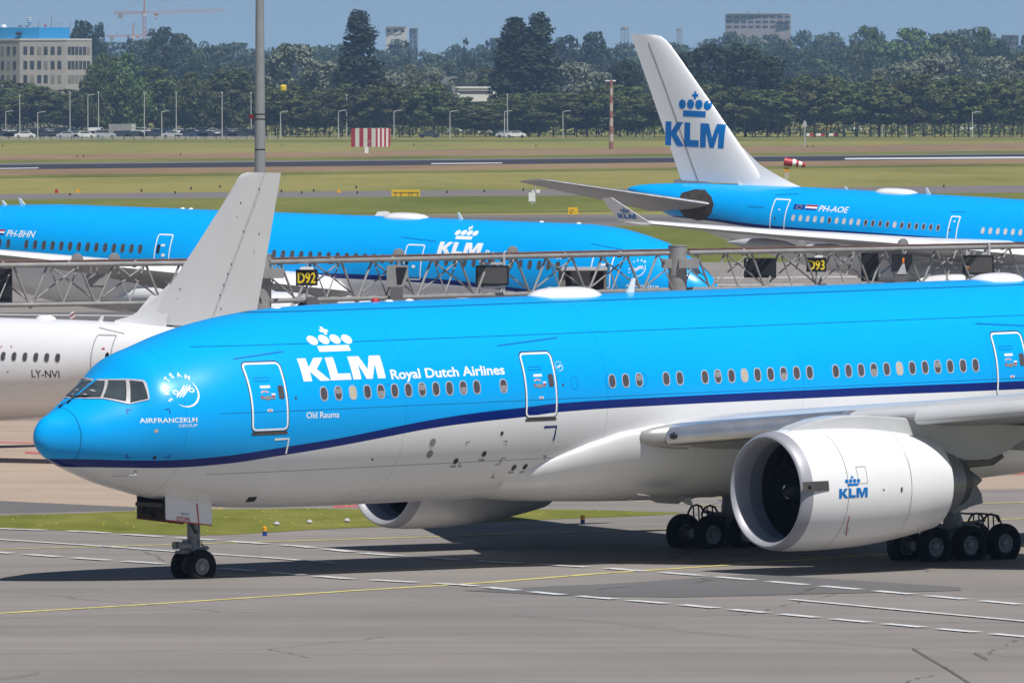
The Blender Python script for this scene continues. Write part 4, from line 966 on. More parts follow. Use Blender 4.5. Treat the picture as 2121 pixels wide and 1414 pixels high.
# -- third blue airliner, tail to the left
st330 = [(0, -.8, -.8, 0), (.15, -.3, -1.2, .45), (.6, .1, -1.6, .95), (1.5, .8, -2.0, 1.55), (2.8, 1.6, -2.35, 2.1), (4.2, 2.2, -2.6, 2.5), (6.5, 2.7, -2.78, 2.75), (9, 2.82, -2.82, 2.82), (37, 2.82, -2.82, 2.82), (42, 2.82, -2.45, 2.72), (46.4, 2.80, -1.65, 2.42), (49.4, 2.75, -.95, 2.0), (52.9, 2.64, .05, 1.4), (55.5, 2.48, .98, .85), (57, 2.3, 1.7, .42), (57.5, 2.15, 1.95, .18)]
D = parked("airliner", "blue and white airliner parked behind the D93 gantry showing its white tail fin", 30.0, 600.55, 2.5658, .0433, -30.4, st330, 5.42, 1)
hiD = [D.px(*q) for q in ((1420, 449), (1471, 452.5), (1539, 461.5), (1624, 469.5), (1776, 480), (1956, 492), (2117, 501), (2300, 511))]
loD = [D.px(*q) for q in ((1420, 452), (1471, 457.5), (1539, 468), (1624, 477.5), (1776, 488.5), (1956, 499), (2117, 506), (2300, 516))]
D.build_fuselage(livery("blue_white_livery_far", loD, hiD), 96, .6)
for q in (((1608, 411), (1640, 413), (1624, 479), (1593, 477.5)), ((1971, 446.8), (1991.5, 448), (1980, 503), (1960, 503))):
    o, x0, x1, z0, z1 = door(D, *q, m_mark, r=.08, tw=.075)
    D.drape("door_handle", [ell((x0 + x1) / 2, z0 + 1.35, .07, .05, 10)], m_mark, .01, parent=o); D.drape("door_window", [ell((x0 + x1) / 2 + .2, z0 + .8, .07, .07, 10)], m_exh, .01, parent=o)
zw = 6.28; wD = [(D.px(1643 + 15.0 * i, 451 + 1.04 * i)[0], zw - .0) for i in range(21)] + [(D.px(2035.6 + 15.6 * i, 478 + .7 * i)[0], zw) for i in range(9)]
wD = [(x, D.px(1643 + 15.0 * i, 451 + 1.04 * i)[1] if i < 21 else D.px(2035.6 + 15.6 * (i - 21), 477.6 + .74 * (i - 21))[1]) for i, (x, z) in enumerate(wD)]
window_set(D, wD, .27, .42, shades={i: m_shadew for i in (0, 1, 2, 3, 4, 6, 7, 8, 9, 14, 21, 22, 23, 24, 25, 26, 27)})
word(D, "PH-AOE", (1695, 437.4), (1754, 441), .37, bold=.012, flip=True, shear=.1)
word(D, "A330-203", (1549, 429.5), (1580.5, 431), .11, m_navymark, flip=True)
flag(D, 1671, 1691, 424, 436, (m_red, m_mark, m_nlblue)); flag(D, 1646, 1665, 423, 434.5, (m_nlblue,))
c = D.px(1655.5, 429); D.drape("flag", [ell(c[0] + .19 * math.cos(R(30 * i)), c[1] + .12 * math.sin(R(30 * i)), .022, .022, 6) for i in range(12)], m_yellet, .011, step=0)
D.drape("bare_metal_plate", [[D.px(*q) for q in ((1412, 400), (1440, 392.5), (1461, 393.5), (1474, 408), (1479, 424), (1474, 442), (1461, 455.5), (1445, 457), (1416, 447), (1404, 430))]], m_bay, .02)
def vfin(p, name, rows, m, th=.6):
    secs = []
    for (v, ule, ute) in rows:
        a, b = p.onplane(ule, v, 0), p.onplane(ute, v, 0); secs.append((a.z, a.x, 0, b.x - a.x, th))
    return surface(p, name, sorted(secs), 1, [m], vert=True)
m_fin = mat("fin_white_paint", (.78, .785, .80), .35, coat=.25, var=.03, scale=.5)
vfin(D, "tail_fin", ((384, 1600, 1411), (376, 1588, 1408), (318, 1545, 1389), (230, 1485, 1359), (150, 1429, 1332), (95, 1390, 1313), (84, 1380, 1309), (76, 1370, 1306.5), (73, 1358, 1305.5)), m_fin, .55)
P = [D.onplane(u, v, 0) for u, v in ((1668, 391), (1640, 379), (1608, 362), (1575, 342), (1538, 306))]
def dorsal(p, P, wb):
    n = len(P); V = [(q.x, 0, q.z) for q in P] + [(q.x, s_ * wb, p.sec(q.x)[0] - .25) for s_ in (1, -1) for q in P]
    V += [(q.x, s_ * wb * .28, q.z * .55 + (p.sec(q.x)[0] - .25) * .45) for s_ in (1, -1) for q in P]
    F = []
    for i in range(n - 1):
        for a_, b_ in ((0, 3 * n), (3 * n, n), (0, 4 * n), (4 * n, 2 * n)): F.append((a_ + i, a_ + i + 1, b_ + i + 1, b_ + i))
    return MB().add(V, F).build("dorsal_fin", m_fin, p.root, smooth=60)
dorsal(D, [q for q in P[:5]], .42)
finfn = lambda off: (lambda x, z: Vector((x, .36 + off, z)))
fl = D.onplane(1371, 301, .4); fr_ = D.onplane(1497, 301, .4); ft_ = D.onplane(1497, 258, .4)
_rows = [(D.onplane(u1, v, 0), D.onplane(u2, v, 0)) for v, u1, u2 in ((384, 1600, 1411), (376, 1588, 1408), (318, 1545, 1389), (230, 1485, 1359), (150, 1429, 1332), (95, 1390, 1313), (76, 1370, 1306.5))]
_rows.sort(key=lambda q: q[0].z)
def finside(x, z, off=.014, th=.55):
    zs = [q[0].z for q in _rows]; a = float(np.interp(z, zs, [q[0].x for q in _rows])); b = float(np.interp(z, zs, [q[1].x for q in _rows])); c = (x - a) / (b - a)
    return Vector((x, (b - a) * th * float(np.interp(c, [q[0] for q in AIRF], [q[1] for q in AIRF])) + off, z))
D.drape("logo", logo(fl.x, fl.z, ft_.z - fl.z, flip=True, sx=abs(fr_.x - fl.x) / (3.6 * (ft_.z - fl.z)), shear=0.0), m_bluemark, fn=finside, step=.15)
D.drape("rudder_seam", [strokes([(lambda q: (q.x, q.z))(D.onplane(u, v, .4)) for u, v in ((1338, 90), (1372, 180), (1414, 300), (1442, 378))], .05)], m_exh, fn=lambda x, z: finside(x, z, .02), step=.3)
for sg in (-1, 1):
    r0, t0 = D.onplane(1478, 424, 1.6), D.onplane(1122, 372.5, 9.7)
    surface(D, "tailplane", [(.6, r0.x - .7, r0.z - .1, 6.0, .6, .10), (1.6, r0.x, r0.z, 5.5, .6, .10), (9.3, t0.x - .25, t0.z - .02, 2.2, .55, .10), (9.7, t0.x, t0.z, 1.5, .5, .08)], sg, [m_alu, m_winglow])
    w1, w2 = D.onplane(1845, 503, 13.0), D.onplane(1350, 463.5, 29.0); sl_ = (w2.x - w1.x) / 16; zz = (w2.z - w1.z) / 16
    surface(D, "wing", [(2.0, w1.x - sl_ * 11, w1.z - zz * 13, 11.5, 1.0, .03), (9.4, w1.x - sl_ * 3.6, w1.z - zz * 3.9, 7.2, .9, .02), (13, w1.x, w1.z, 6.0, .85, .0), (21, w1.x + sl_ * 8, w1.z + zz * 8 - .05, 4.2, .8, -.02), (29, w2.x, w2.z, 2.5, .75, -.03)], sg, [m_white, m_winglow])
    P0 = [D.onplane(u, v, yy) for u, v, yy in ((1348, 461.5, 29.2), (1285, 458, 29.2), (1248, 410.6, 30.3), (1267.6, 409.2, 30.3))]
    wl = MB().prism([(q.x, sg * q.y, q.z) for q in P0], (0, sg * .10, 0)).build("winglet", m_fin, D.root)
    if sg > 0:
        o_, e_ = P0[0], P0[3]; ny = lambda z: 29.2 + (z - P0[0].z) / (P0[3].z - P0[0].z) * 1.1 + .125
        l0, l1, l2 = D.onplane(1283, 452, 29.4), D.onplane(1320, 453, 29.4), D.onplane(1280, 442, 29.4)
        D.drape("logo", logo(l0.x, l0.z, l2.z - l0.z, flip=True, sx=abs(l1.x - l0.x) / (3.6 * (l2.z - l0.z))), m_bluemark, fn=lambda x, z: Vector((x, ny(z), z)), parent=wl, step=0)
    engine(D, w1.x - sl_ * 3.6 - 3.2, sg * 9.4, 2.3, 1.45, 4.6, 1.2, m_white, big=False)
    for yy in (6.5, 12, 17.5):
        MB().lathe([(-3, .02), (-2, .3), (-.5, .4), (1, .28), (2.2, .03)], (w1.x + sl_ * (yy - 13) + (6.2 - .2 * (yy - 13)) - .5, sg * yy, w1.z + zz * (yy - 13) - .65), 'x', 16).build("flap_track_fairing", m_wing, D.root, smooth=60)
    bogie(D, "main_gear", 30.0, sg * 5.3, 3.4, (-.7, .7), .6, .66, .45)
rings = [[(x, a_ * math.sin(t), zm + h * math.cos(t)) for t in [2 * math.pi * i / 40 for i in range(40)]] for x, a_, zm, h in ((16.5, 1.5, 3.0, .4), (19, 2.7, 3.3, 1.2), (23, 3.0, 3.35, 1.35), (33, 3.0, 3.35, 1.35), (36, 2.6, 3.3, 1.15), (39.5, 1.3, 3.0, .4))]
MB().loft(rings).build("belly_fairing", m_white, D.root, smooth=60)
bogie(D, "nose_gear", 6.6, 0, 3.0, (0,), .35, .52, .36)
dome(D, 1806, 1893, .25, .8, m_white); blade(D, 1913, 1921, .45, .12); blade(D, 1744, 1750, .25, .1)
D.drape("rain_gutter", [strokes([D.px(1606, 404), D.px(1655, 401.5)], .045), strokes([D.px(1970, 439), D.px(2000, 439.5)], .04)], m_bluemark, .012)

# -- plain white narrow-body, tail towards the right
st320 = [(0, -.5, -.5, 0), (.1, -.2, -.78, .3), (.5, .12, -1.05, .75), (1.2, .62, -1.35, 1.15), (2.2, 1.25, -1.65, 1.5), (3.4, 1.75, -1.88, 1.75), (5, 2.0, -2.03, 1.92), (6.5, 2.07, -2.07, 1.975), (24.5, 2.07, -2.07, 1.975), (28.5, 2.07, -1.8, 1.92), (31.5, 2.02, -1.1, 1.65), (34, 1.9, -.3, 1.15), (36.5, 1.65, .6, .5), (37.5, 1.45, .95, .2)]
E_ = parked("airliner", "plain white narrow-body airliner parked nose left behind the blue nose", -18.0, 379.768, -.5785, -.0102, -28.6, st320, 3.751, -1)
E_.build_fuselage(livery("plain_white_livery", base=(.78, .78, .80)), 96, .5)
m_outl = mat("grey_outline", (.36, .36, .37), .5, var=.05)
door(E_, (203, 693), (246, 692), (232, 775), (187, 776), m_outl, r=.1, tw=.055)
zw = 4.354; wE = [(E_.px(6.3 + 22.58 * i, 738 + .64 * i)[0], zw) for i in range(-4, 6)]
window_set(E_, wE, .26, .38, m_frames=m_outl)
word(E_, "LY-NVI", (66, 780.8), (124, 782.4), .31, m_black, bold=.0)
for u, v, k in ((24.5, 717, 'tr'), (17, 770, 'br'), (2, 717, 'tl')):
    x, z = E_.px(u, v); dx = .07 if 'l' in k else -.07; dz = -.07 if 't' in k else .07
    E_.drape("panel_mark", [strokes([(x + dx, z), (x, z)], .03), strokes([(x, z), (x, z + dz)], .03)], m_red, .008)
x, z = E_.px(214, 722); E_.drape("door_placard", [rrect(x - .07, x + .07, z - .03, z + .03, .01)], m_red, .01)
x, z = E_.px(222, 736); E_.drape("door_window", [ell(x, z, .09, .12, 14)], m_black, .01)
E_.drape("rain_gutter", [strokes([E_.px(205, 678.5), E_.px(258, 691)], .03)], m_outl, .012)
dome(E_, 75, 116, .16, .35, m_white); blade(E_, 203, 211, .30, .08)
vfin(E_, "tail_fin", ((672, 325, 524), (652, 312, 529), (640, 322, 531.5), (600, 346, 539), (500, 412, 557), (420, 463, 571), (380, 487, 578), (368, 493, 580), (361, 500, 581), (357, 513, 582)), m_fin, .5)
P = [E_.onplane(u, v, 0) for u, v in ((238, 663.5), (268, 655), (295, 640), (318, 620), (335, 603), (352, 585), (345, 672))]
dorsal(E_, P[:6], .26)
E_.drape("rudder_seam", [strokes([(lambda q: (q.x, q.z))(E_.onplane(u, v, -.2)) for u, v in ((549, 358), (503, 485), (437, 665))], .02)], m_outl, fn=lambda x, z: Vector((x, -.21, z)), step=0)
sp_ = []
for u, v in ((537, 392), (505, 479.5), (479.5, 547.5), (472, 568), (464, 590), (456, 611), (499, 421), (537, 485), (373, 599), (458, 640)):
    q = E_.onplane(u, v, -.2); sp_.append(ell(q.x, q.z, .03, .055, 8))
E_.drape("static_fitting", sp_, m_dark, fn=lambda x, z: Vector((x, -.215, z)), step=0)
LA = lambda y: 11.6 + (y - 1.9) * .51
for sg in (-1, 1):
    surface(E_, "wing", [(1.4, LA(1.4), 2.75, 7.0, 1.0, .03), (6.2, LA(6.2), 3.1, 3.9, .9, .02), (16.5, LA(16.5), 4.05, 1.6, .7, 0)], sg, [m_wing, m_winglow])
    MB().prism([(LA(16.5), sg * 16.5, 4.0), (LA(16.5) + 1.5, sg * 16.5, 4.05), (LA(16.5) + 2.4, sg * 17.1, 6.3), (LA(16.5) + 1.8, sg * 17.1, 6.3)], (0, sg * .08, 0)).build("winglet", m_fin, E_.root)
    engine(E_, 10.4, sg * 5.75, 1.75, 1.15, 2.9, .8, m_white, big=False)
    MB().prism([(11.4, sg * 5.75 - .15, 2.7), (13.2, sg * 5.75 - .15, 3.1), (15.5, sg * 5.75 - .15, 3.0), (15.2, sg * 5.75 - .15, 2.6), (13, sg * 5.75 - .15, 2.2)], (0, .3, 0)).build("pylon", m_wing, E_.root)
    surface(E_, "tailplane", [(.6, 33.3, 4.2, 3.2, .7), (6.2, 37.0, 4.7, 1.4, .6)], sg, [m_wing])
    bogie(E_, "main_gear", 17.7, sg * 3.8, 2.2, (0,), .46, .58, .4, .13)
bogie(E_, "nose_gear", 5.07, 0, 2.0, (0,), .25, .38, .22, .1)
# ------------------------------------------------------------------ stand gantry with its signs, screens and docking boxes
GA = [(-700, 425.3), (0, 435.4), (556, 443.4), (1405, 468.8), (2121, 489.5), (2700, 506.2)]
ZT, ZB = 6.96, 5.15
def gy(u):
    for (u0, y0), (u1, y1) in zip(GA, GA[1:]):
        if u <= u1: return y0 + (y1 - y0) * (u - u0) / (u1 - u0)
    return GA[-1][1]
def gpt(u, z, dy=0.0):
    Y = gy(u); p = at(u, 600, Y); return Vector((p.x, Y + dy, z))
def gpx(u, v, dy=-.25): return at(u, v, gy(u) + dy)
m_tray = mat("rusty_cable_tray", (.13, .07, .055), .7, var=.3)
def span(u0, u1, nodes_, lab):
    o = empty("stand_gantry", gpt((u0 + u1) / 2, 0)); tag(o, lab, "gantry", "gantry spans over the aircraft stands")
    c = Vector(o.location)
    def ch(name, z, dy, r):
        mb = MB().tube(gpt(u0, z, dy) - c, gpt(u1, z, dy) - c, r, n=14)
        return mb.build(name, m_steel, o, smooth=40)
    a = ch("top_chord", ZT, 0, .115); b = ch("bottom_chord", ZB, 0, .105)
    ch("rear_chord", ZT - .02, 1.15, .09); ch("rear_chord", ZB + .02, 1.15, .085)
    for n in nodes_: MB().tube(gpt(n - 2, ZB, 0) - c, gpt(n + 2, ZB, 0) - c, .17, n=14).build("pipe_flange", m_steel, o, smooth=40)
    for n, n2 in zip(nodes_, nodes_[1:]):
        u = (n + n2) / 2; MB().tube(gpt(u + 8, ZT) - c, gpt(u + 12, ZT) - c, .17, n=14).build("pipe_flange", m_steel, o, smooth=40)
    mf, mr = MB(), MB()
    for i, n in enumerate(nodes_):
        d = (nodes_[1] - nodes_[0])
        for s_ in (-1, 1):
            mf.tube(gpt(n + s_ * d * .03, ZB + .1) - c, gpt(n + s_ * d * .25, ZT - .08) - c, .058, n=8)
            mr.tube(gpt(n, ZB + .1, .1) - c, gpt(n + s_ * d * .72, ZT - .08, 1.1) - c, .042, n=7)
            mf.tube(gpt(n + s_ * d * .5, ZB + .08) - c, gpt(n + s_ * d * .28, ZT - .08, .5) - c, .036, n=6)
    mf.build("lattice", m_steel, o, smooth=40); mr.build("rear_lattice", m_steel, o, smooth=40)
    MB().tube(gpt(u0, ZT + .16, .25) - c, gpt(u1, ZT + .16, .25) - c, .06, n=6).build("cable_tray", m_tray, o)
    return o, c
sA, cA = span(-600, 532, [-348, -211, -74, 63, 200, 337, 474], "left gantry span of grey steel tubes in front of the white fin")
sB, cB = span(558, 1384, [613, 738.5, 862, 983, 1100, 1216, 1330], "middle gantry span of grey steel tubes carrying the D92 sign")
sC, cC = span(1426, 2650, [1472.6, 1584.7, 1693, 1802.6, 1909, 2014, 2118, 2221, 2323, 2424, 2524], "right gantry span of grey steel tubes carrying the D93 sign")
for u, s_, c in ((541, sB, cB), (1404, sB, cB)):
    b = gpt(u, 0, .55) - c
    mb = MB().tube(b, b + Vector((0, 0, 7.3)), .46, n=28).tube(b + Vector((0, 0, 7.28)), b + Vector((0, 0, 7.34)), .48, n=28)
    mb.box(b + Vector((.55, -.35, 6.45)), (1.0, .7, .45)).box(b + Vector((-.55, -.3, 6.45)), (.5, .6, .45)).lathe([(0, .50), (.05, .50)], b + Vector((0, 0, 5.9)), 'z', 28)
    mb.build("column", m_steel, s_, smooth=40)
def standsign(u0, u1, v0, v1, txt, lab):
    a, b = gpx(u0, v1), gpx(u1, v0); c = (a + b) / 2; w_, h_ = (b - a).x, (b - a).z
    o = MB().box((0, 0, 0), (w_, .16, h_)).build("stand_sign", m_boxblk); o.location = c; tag(o, lab, "sign", "stand number signs on the gantry")
    t = text2d(txt, h_ * .66, .018); k = w_ * .82 / width2d(t)
    MB().add([(q[0] * k - w_ * .41, -.09, q[1] - h_ * .33) for q in t[0]], t[1]).build("stand_number", m_yellet, o, fix=False)
    MB().box((0, -.05, h_ * .58), (w_ * .62, .3, h_ * .16)).build("sign_lamp", m_white, o)
    MB().tube((0, .05, h_ * .5), (0, .05, ZT - c.z), .04).tube((0, .05, -h_ * .5), (0, .05, ZB - .1 - c.z), .05).build("sign_bracket", m_steel, o)
    MB().box((w_ * .25, -.05, ZB - c.z - .05), (w_ * .5, .3, .4)).build("junction_box", m_steeld, o)
standsign(612, 658.5, 557.5, 592, "D92", "black stand sign with yellow D92 under the middle gantry span")
standsign(1671, 1711, 533, 563.5, "D93", "black stand sign with yellow D93 under the right gantry span")
m_screen = mat("screen_dark_glass", (.085, .08, .078), .25, var=.08)
def screen(u0, u1, v0, v1, lab):
    a, b = gpx(u0, v1, -.35), gpx(u1, v0, -.35); c = (a + b) / 2; w_, h_ = (b - a).x, (b - a).z
    o = MB().box((0, 0, 0), (w_, .3, h_)).build("display_screen", m_boxblk); o.location = c; tag(o, lab, "screen", "display screens on the gantry")
    MB().box((0, -.155, 0), (w_ * .88, .02, h_ * .80)).build("screen_panel", m_screen, o)
    for sg_, z_, l_ in ((1, .30, .62), (-1, .18, .4)):
        mb = MB()
        for s_ in (-1, 1): mb.box((s_ * w_ * .36, .05, sg_ * (h_ * .5 + z_)), (.1, .2, l_))
        mb.box((0, .05, sg_ * (h_ * .5 + .1)), (w_ * .8, .12, .12)).build("screen_frame", m_frame, o)
    return o
screen(985, 1054, 549, 592, "dark display screen hung from the middle gantry span")
sc2 = screen(1995, 2056.5, 528, 569.5, "dark display screen hung from the right gantry span with orange speck")
MB().box((-.52, -.17, -.1), (.1, .01, .05)).build("screen_light", mat("orange_led", (.9, .35, .02), .4, var=0, emit=1.0), sc2)
def dock(u0, u1, v0, v1, lab, m_, wedge=True, name="docking_guidance_unit"):
    a, b = gpx(u0, v1, -.5), gpx(u1, v0, -.5); c = Vector(((a.x + b.x) / 2, a.y, a.z)); w_, h_ = (b - a).x, (b - a).z
    o = MB().prism([(-w_ / 2, 0, h_ * .38), (w_ * .28, 0, h_ * .38), (w_ / 2, 0, h_ * .7), (w_ / 2, 0, h_), (-w_ / 2, 0, h_)], (0, .55, 0)).build(name, m_); o.location = c
    tag(o, lab, "docking unit", "docking guidance units on the gantry")
    MB().box((-w_ * .05, .2, h_ * .19), (w_ * .6, .4, h_ * .38)).build("base_box", m_steeld, o)
    MB().prism([(-w_ * .08, -.012, h_ * .95), (w_ * .46, -.012, h_ * .95), (w_ * .2, -.012, h_ * .45), (-w_ * .02, -.012, h_ * .45)], (0, .01, 0)).build("viewing_panel", m_boxblk, o)
    MB().box((w_ * .05, .22, (h_ + ZT - c.z) / 2), (.08, .08, ZT - c.z - h_)).build("hanger", m_steel, o)
    return o
dock(801, 846, 549, 621, "grey docking guidance unit with open side left of the middle screen", m_steel)
d2 = dock(1847, 1888, 525, 585, "black docking unit with orange bar and pale wedge on the right span", m_boxblk)
MB().box((.06, -.02, 1.12), (.10, .01, .26)).build("orange_bar", mat("orange_panel", (.8, .22, .02), .5, var=.05), d2)
MB().prism([(-.28, -.03, .42), (.22, -.03, .42), (.12, -.03, .95), (.02, -.03, .95)], (0, .01, 0)).build("pale_wedge", m_frame, d2)
def gbox(u0, u1, v0, v1, lab, m_, name, cat, dy=-.2, d=.5):
    a, b = gpx(u0, v1, dy), gpx(u1, v0, dy); c = (a + b) / 2; w_, h_ = (b - a).x, (b - a).z
    o = MB().box((0, d / 2, 0), (w_, d, h_)).build(name, m_); o.location = c; tag(o, lab, cat)
    MB().box((0, d / 2, (h_ / 2 + ZT - c.z) / 2), (.08, .08, ZT - c.z - h_ / 2)).box((-w_ * .3, d / 2, (h_ / 2 + ZT - c.z) / 2), (.06, .06, ZT - c.z - h_ / 2)).build("hanger", m_steel, o)
    MB().box((0, -.03, -h_ * .1), (w_ * .8, .06, h_ * .55)).build("front_cover", m_, o)
    return o
gbox(1542, 1607, 534, 576, "wide black panel box hung left of the D93 sign", m_boxblk, "gantry_box", "panel box", .6)
gbox(1785, 1819, 524, 583, "narrow tall black panel box hung right of the D93 sign", m_boxblk, "gantry_box", "panel box", .4)
gbox(-8, 25, 556, 626, "black panel box at the far left end of the left gantry span", m_boxblk, "gantry_box", "panel box", .5)
gbox(178, 224, 566, 595, "grey equipment cabinet hung under the left gantry span", m_steel, "gantry_box", "cabinet", .3)
for u, lab in ((158, "round grey lamp above the left cabinet on the gantry"), (235, "round grey lamp atop the left span beside the fin"), (825, "round grey lamp above the grey docking unit"), (1062, "round grey lamp above the right edge of the middle screen"), (1660, "round grey lamp left above the D93 sign"), (1872, "round grey lamp above the black docking unit with orange bar")):
    p_ = gpt(u, ZT + .22, .8); o = MB().lathe([(0, .001), (.02, .26), (.16, .28), (.3, .12), (.32, .001)], (0, 0, 0), 'y', 20).tube((0, .1, -.45), (0, .1, 0), .05).build("gantry_lamp", m_steel, smooth=40)
    o.location = p_; tag(o, lab, "lamp", "lamps along the gantry top")

# tall lighting mast behind the white fin
b = at(538.5, 400, 700); Z0 = Vector((b.x, 700, 0))
o = empty("lighting_mast", Z0); tag(o, "tall grey lighting mast rising behind the plain white tail fin", "mast")
m_mast = mat("mast_grey_paint", (.30, .30, .305), .4, .2, var=.06)
MB().tube((0, 0, 0), (0, 0, 34), .47, .22, n=32).build("mast_pole", m_mast, o, smooth=40)
for v in (237, 247, 310):
    z = at(538, v, 700).z; r = .47 - .25 * z / 34
    MB().lathe([(-.05, r + .006), (.05, r + .004)], (0, 0, z), 'z', 32).build("mast_band", m_dark, o)
z = at(538, 242, 700).z; MB().box((-.62, -.1, z), (.38, .2, .30)).build("red_lamp_box", mat("dark_red_lamp", (.14, .01, .015), .4, var=.1), o)
MB().lathe([(0, 1.4), (.3, 1.5), (.5, 1.2)], (0, 0, 33.5), 'z', 24).build("lamp_ring", m_mast, o)

# service vehicle at the parked nose, seen through the lattice
def truck_at(u0, u1, v0, Y, lab):
    a, b = at(u0, v0, Y), at(u1, v0, Y); w_ = b.x - a.x; zt = a.z; cx = (a.x + b.x) / 2
    o = empty("catering_truck", (cx, Y + 1.2, 0)); tag(o, lab, "truck")
    mb = MB().box((-w_ / 2 + .18, 0, (zt + 2.9) / 2), (.36, 2.4, zt - 2.9)).box((0, 1.1, (zt + 2.9) / 2), (w_, .1, zt - 2.9)).box((w_ * .12, -.3, 3.0), (w_ * .7, 1.8, .2)).box((w_ / 2 - .08, 0, (zt + 2.9) / 2), (.16, 2.4, zt - 2.9)).box((-.1, -1.0, (zt + 2.9) / 2), (w_ * .40, .1, zt - 2.9))
    mb.build("box_body", mat("brown_grey_panel", (.17, .155, .14), .6, var=.15), o)
    MB().box((.0, -.1, zt + .07), (w_ * 1.02, 2.7, .14)).build("roof", m_frame, o)
    MB().box((-.25, -1.06, zt - 1.15), (w_ * .26, .02, .9)).build("window", m_glass, o)
    MB().box((0, .1, 1.5), (1.6, 1.4, 2.8)).box((0, 0, .8), (w_ + 1.2, 2.2, .25)).build("lift_frame", m_dark, o)
    MB().prism([(-w_ / 2 - 1.7, -1.0, .7), (-w_ / 2 - .2, -1.0, .7), (-w_ / 2 - .2, -1.0, zt - .9), (-w_ / 2 - .55, -1.0, zt - .9), (-w_ / 2 - 1.5, -1.0, zt - 1.6)], (0, 2, 0)).build("cab", m_white, o)
    MB().prism([(-w_ / 2 - 1.42, -1.02, zt - 1.9), (-w_ / 2 - .62, -1.02, zt - 1.9), (-w_ / 2 - .62, -1.02, zt - 1.05), (-w_ / 2 - .75, -1.02, zt - 1.05)], (0, .02, 0)).build("cab_window", m_glass, o)
    for xx in (-w_ / 2 - .6, w_ / 2 - .4):
        for yy in (-.95, .95): MB().lathe([(-.15, .2), (-.15, .45), (.15, .45), (.15, .2)], (xx, yy, .45), 'y', 16).build("wheel", m_black, o)
truck_at(1157, 1257, 560, 497, "brown-grey catering lift truck at the parked blue nose behind the gantry")
z = at(150, 646, 560); o = empty("striped_marker", (z.x, 560, 0)); tag(o, "small red and white striped marker board behind the white fuselage", "marker")
MB().tube((0, 0, 0), (0, 0, z.z - .4), .04).build("post", m_steel, o)
mb = MB(); k = z.z - .45
for i in range(4): mb.prism([(-.13, 0, k - .1 + i * .14), (.13, 0, k + .02 + i * .14), (.13, 0, k + .09 + i * .14), (-.13, 0, k - .03 + i * .14)], (0, .03, 0), i % 2)
mb.build("board", [m_red, m_mark], o)

# small taxiway furniture near the grass strip
m_bluep = mat("blue_post_paint", (.01, .05, .28), .45, var=.1); m_orange = mat("orange_yellow_paint", (.75, .36, .01), .5, var=.1)
for u, v, lab in ((548.5, 1117, "blue and yellow marker post on asphalt right of the nose wheel"), (1207, 1092.5, "blue and yellow marker post on asphalt before the main wheels")):
    g0 = gp(u, v); o = empty("marker_post", g0); tag(o, lab, "marker post", "blue and yellow marker posts along the taxiway")
    MB().tube((0, 0, .02), (0, 0, .40), .075, n=14).build("post", m_bluep, o, smooth=40)
    MB().tube((0, 0, .28), (0, 0, .41), .08, n=14).tube((0, 0, .41), (0, 0, .44), .08, .03, n=14).build("cap", m_orange, o, smooth=40)
    MB().tube((0, 0, 0), (0, 0, .10), .082, n=14).build("foot", m_orange, o, smooth=40)
for u, v, lab in ((573, 1096, "grey mushroom edge light at the strip edge beside the blue and yellow post"), (641, 1092, "grey mushroom edge light on the strip, middle one of three"), (719, 1089, "grey mushroom edge light by the strip left of the far engine")):
    g0 = gp(u, v); o = empty("edge_light", g0); tag(o, lab, "edge light", "mushroom edge lights on the grass strip")
    MB().tube((0, 0, 0), (0, 0, .18), .05, n=10).build("stem", m_steel, o); MB().lathe([(.16, .11), (.2, .12), (.25, .07), (.28, .001)], (0, 0, 0), 'z', 14).build("lamp_head", m_frame, o, smooth=40)
k = 0
for (u, v) in ((176, 1250.5), (460, 1233.5), (737, 1215), (1007, 1199), (1265, 1182)):
    g0 = gp(u, v); o = MB().lathe([(0, .11), (.04, .10), (.06, .05), (.062, .001)], (0, 0, .008), 'z', 14).build("centreline_light", m_frame, smooth=40); o.location = g0
    tag(o, "small round metal light set in asphalt beside the long yellow line", "ground light", "ground lights beside the yellow line")
# turf of the strip: blades and yellow flowers standing on it
rng = np.random.default_rng(4)
mbg, mbf = MB(), MB()
Gp = [gp(u, v, .03) for u, v in GR]
def inside(x, y):
    c = False; n = len(Gp)
    for i in range(n):
        a, b = Gp[i], Gp[(i + 1) % n]
        if (a.y > y) != (b.y > y) and x < (b.x - a.x) * (y - a.y) / (b.y - a.y) + a.x: c = not c
    return c
xs0, xs1 = gp(-30, 1080).x, gp(1420, 1062).x; n_ = 0
while n_ < 15000:
    x = rng.uniform(xs0, xs1); y = rng.uniform(312, 345)
    if not inside(x, y): continue
    n_ += 1; h = rng.uniform(.05, .15); a = rng.uniform(0, 6.28); wd = .035 + .03 * rng.random(); dx, dy = math.cos(a) * wd, math.sin(a) * wd; lx, ly = rng.normal(0, .05, 2)
    mbg.add([(x - dx, y - dy, .012), (x + dx, y + dy, .012), (x + lx, y + ly, h)], [(0, 1, 2)])
    if rng.random() < .02:
        s_ = rng.uniform(.015, .03); mbf.add([(x - s_, y, h), (x + s_, y, h), (x + s_, y, h + s_), (x - s_, y, h + s_)], [(0, 1, 2, 3)])
m_blade, t, b_ = nodes("grass_blades"); tcn = coords(t, "Object", (.5, .5, 1)); t.links.new(ramp(t, noise(t, 1.0, 4, tcn), [(.3, (.075, .11, .018)), (.55, (.13, .17, .03)), (.7, (.20, .20, .055))]), b_.inputs["Base Color"]); b_.inputs["Roughness"].default_value = .8
tag(mbg.build("grass_tufts", m_blade, fix=False), "short rough grass growing on the strip beside the taxiway", "grass", kind="stuff")
tag(mbf.build("yellow_flowers", mat("dandelion_yellow", (.75, .60, .03), .7, var=.1), fix=False), "scattered tiny yellow flowers in the grass strip", "flowers", kind="stuff")
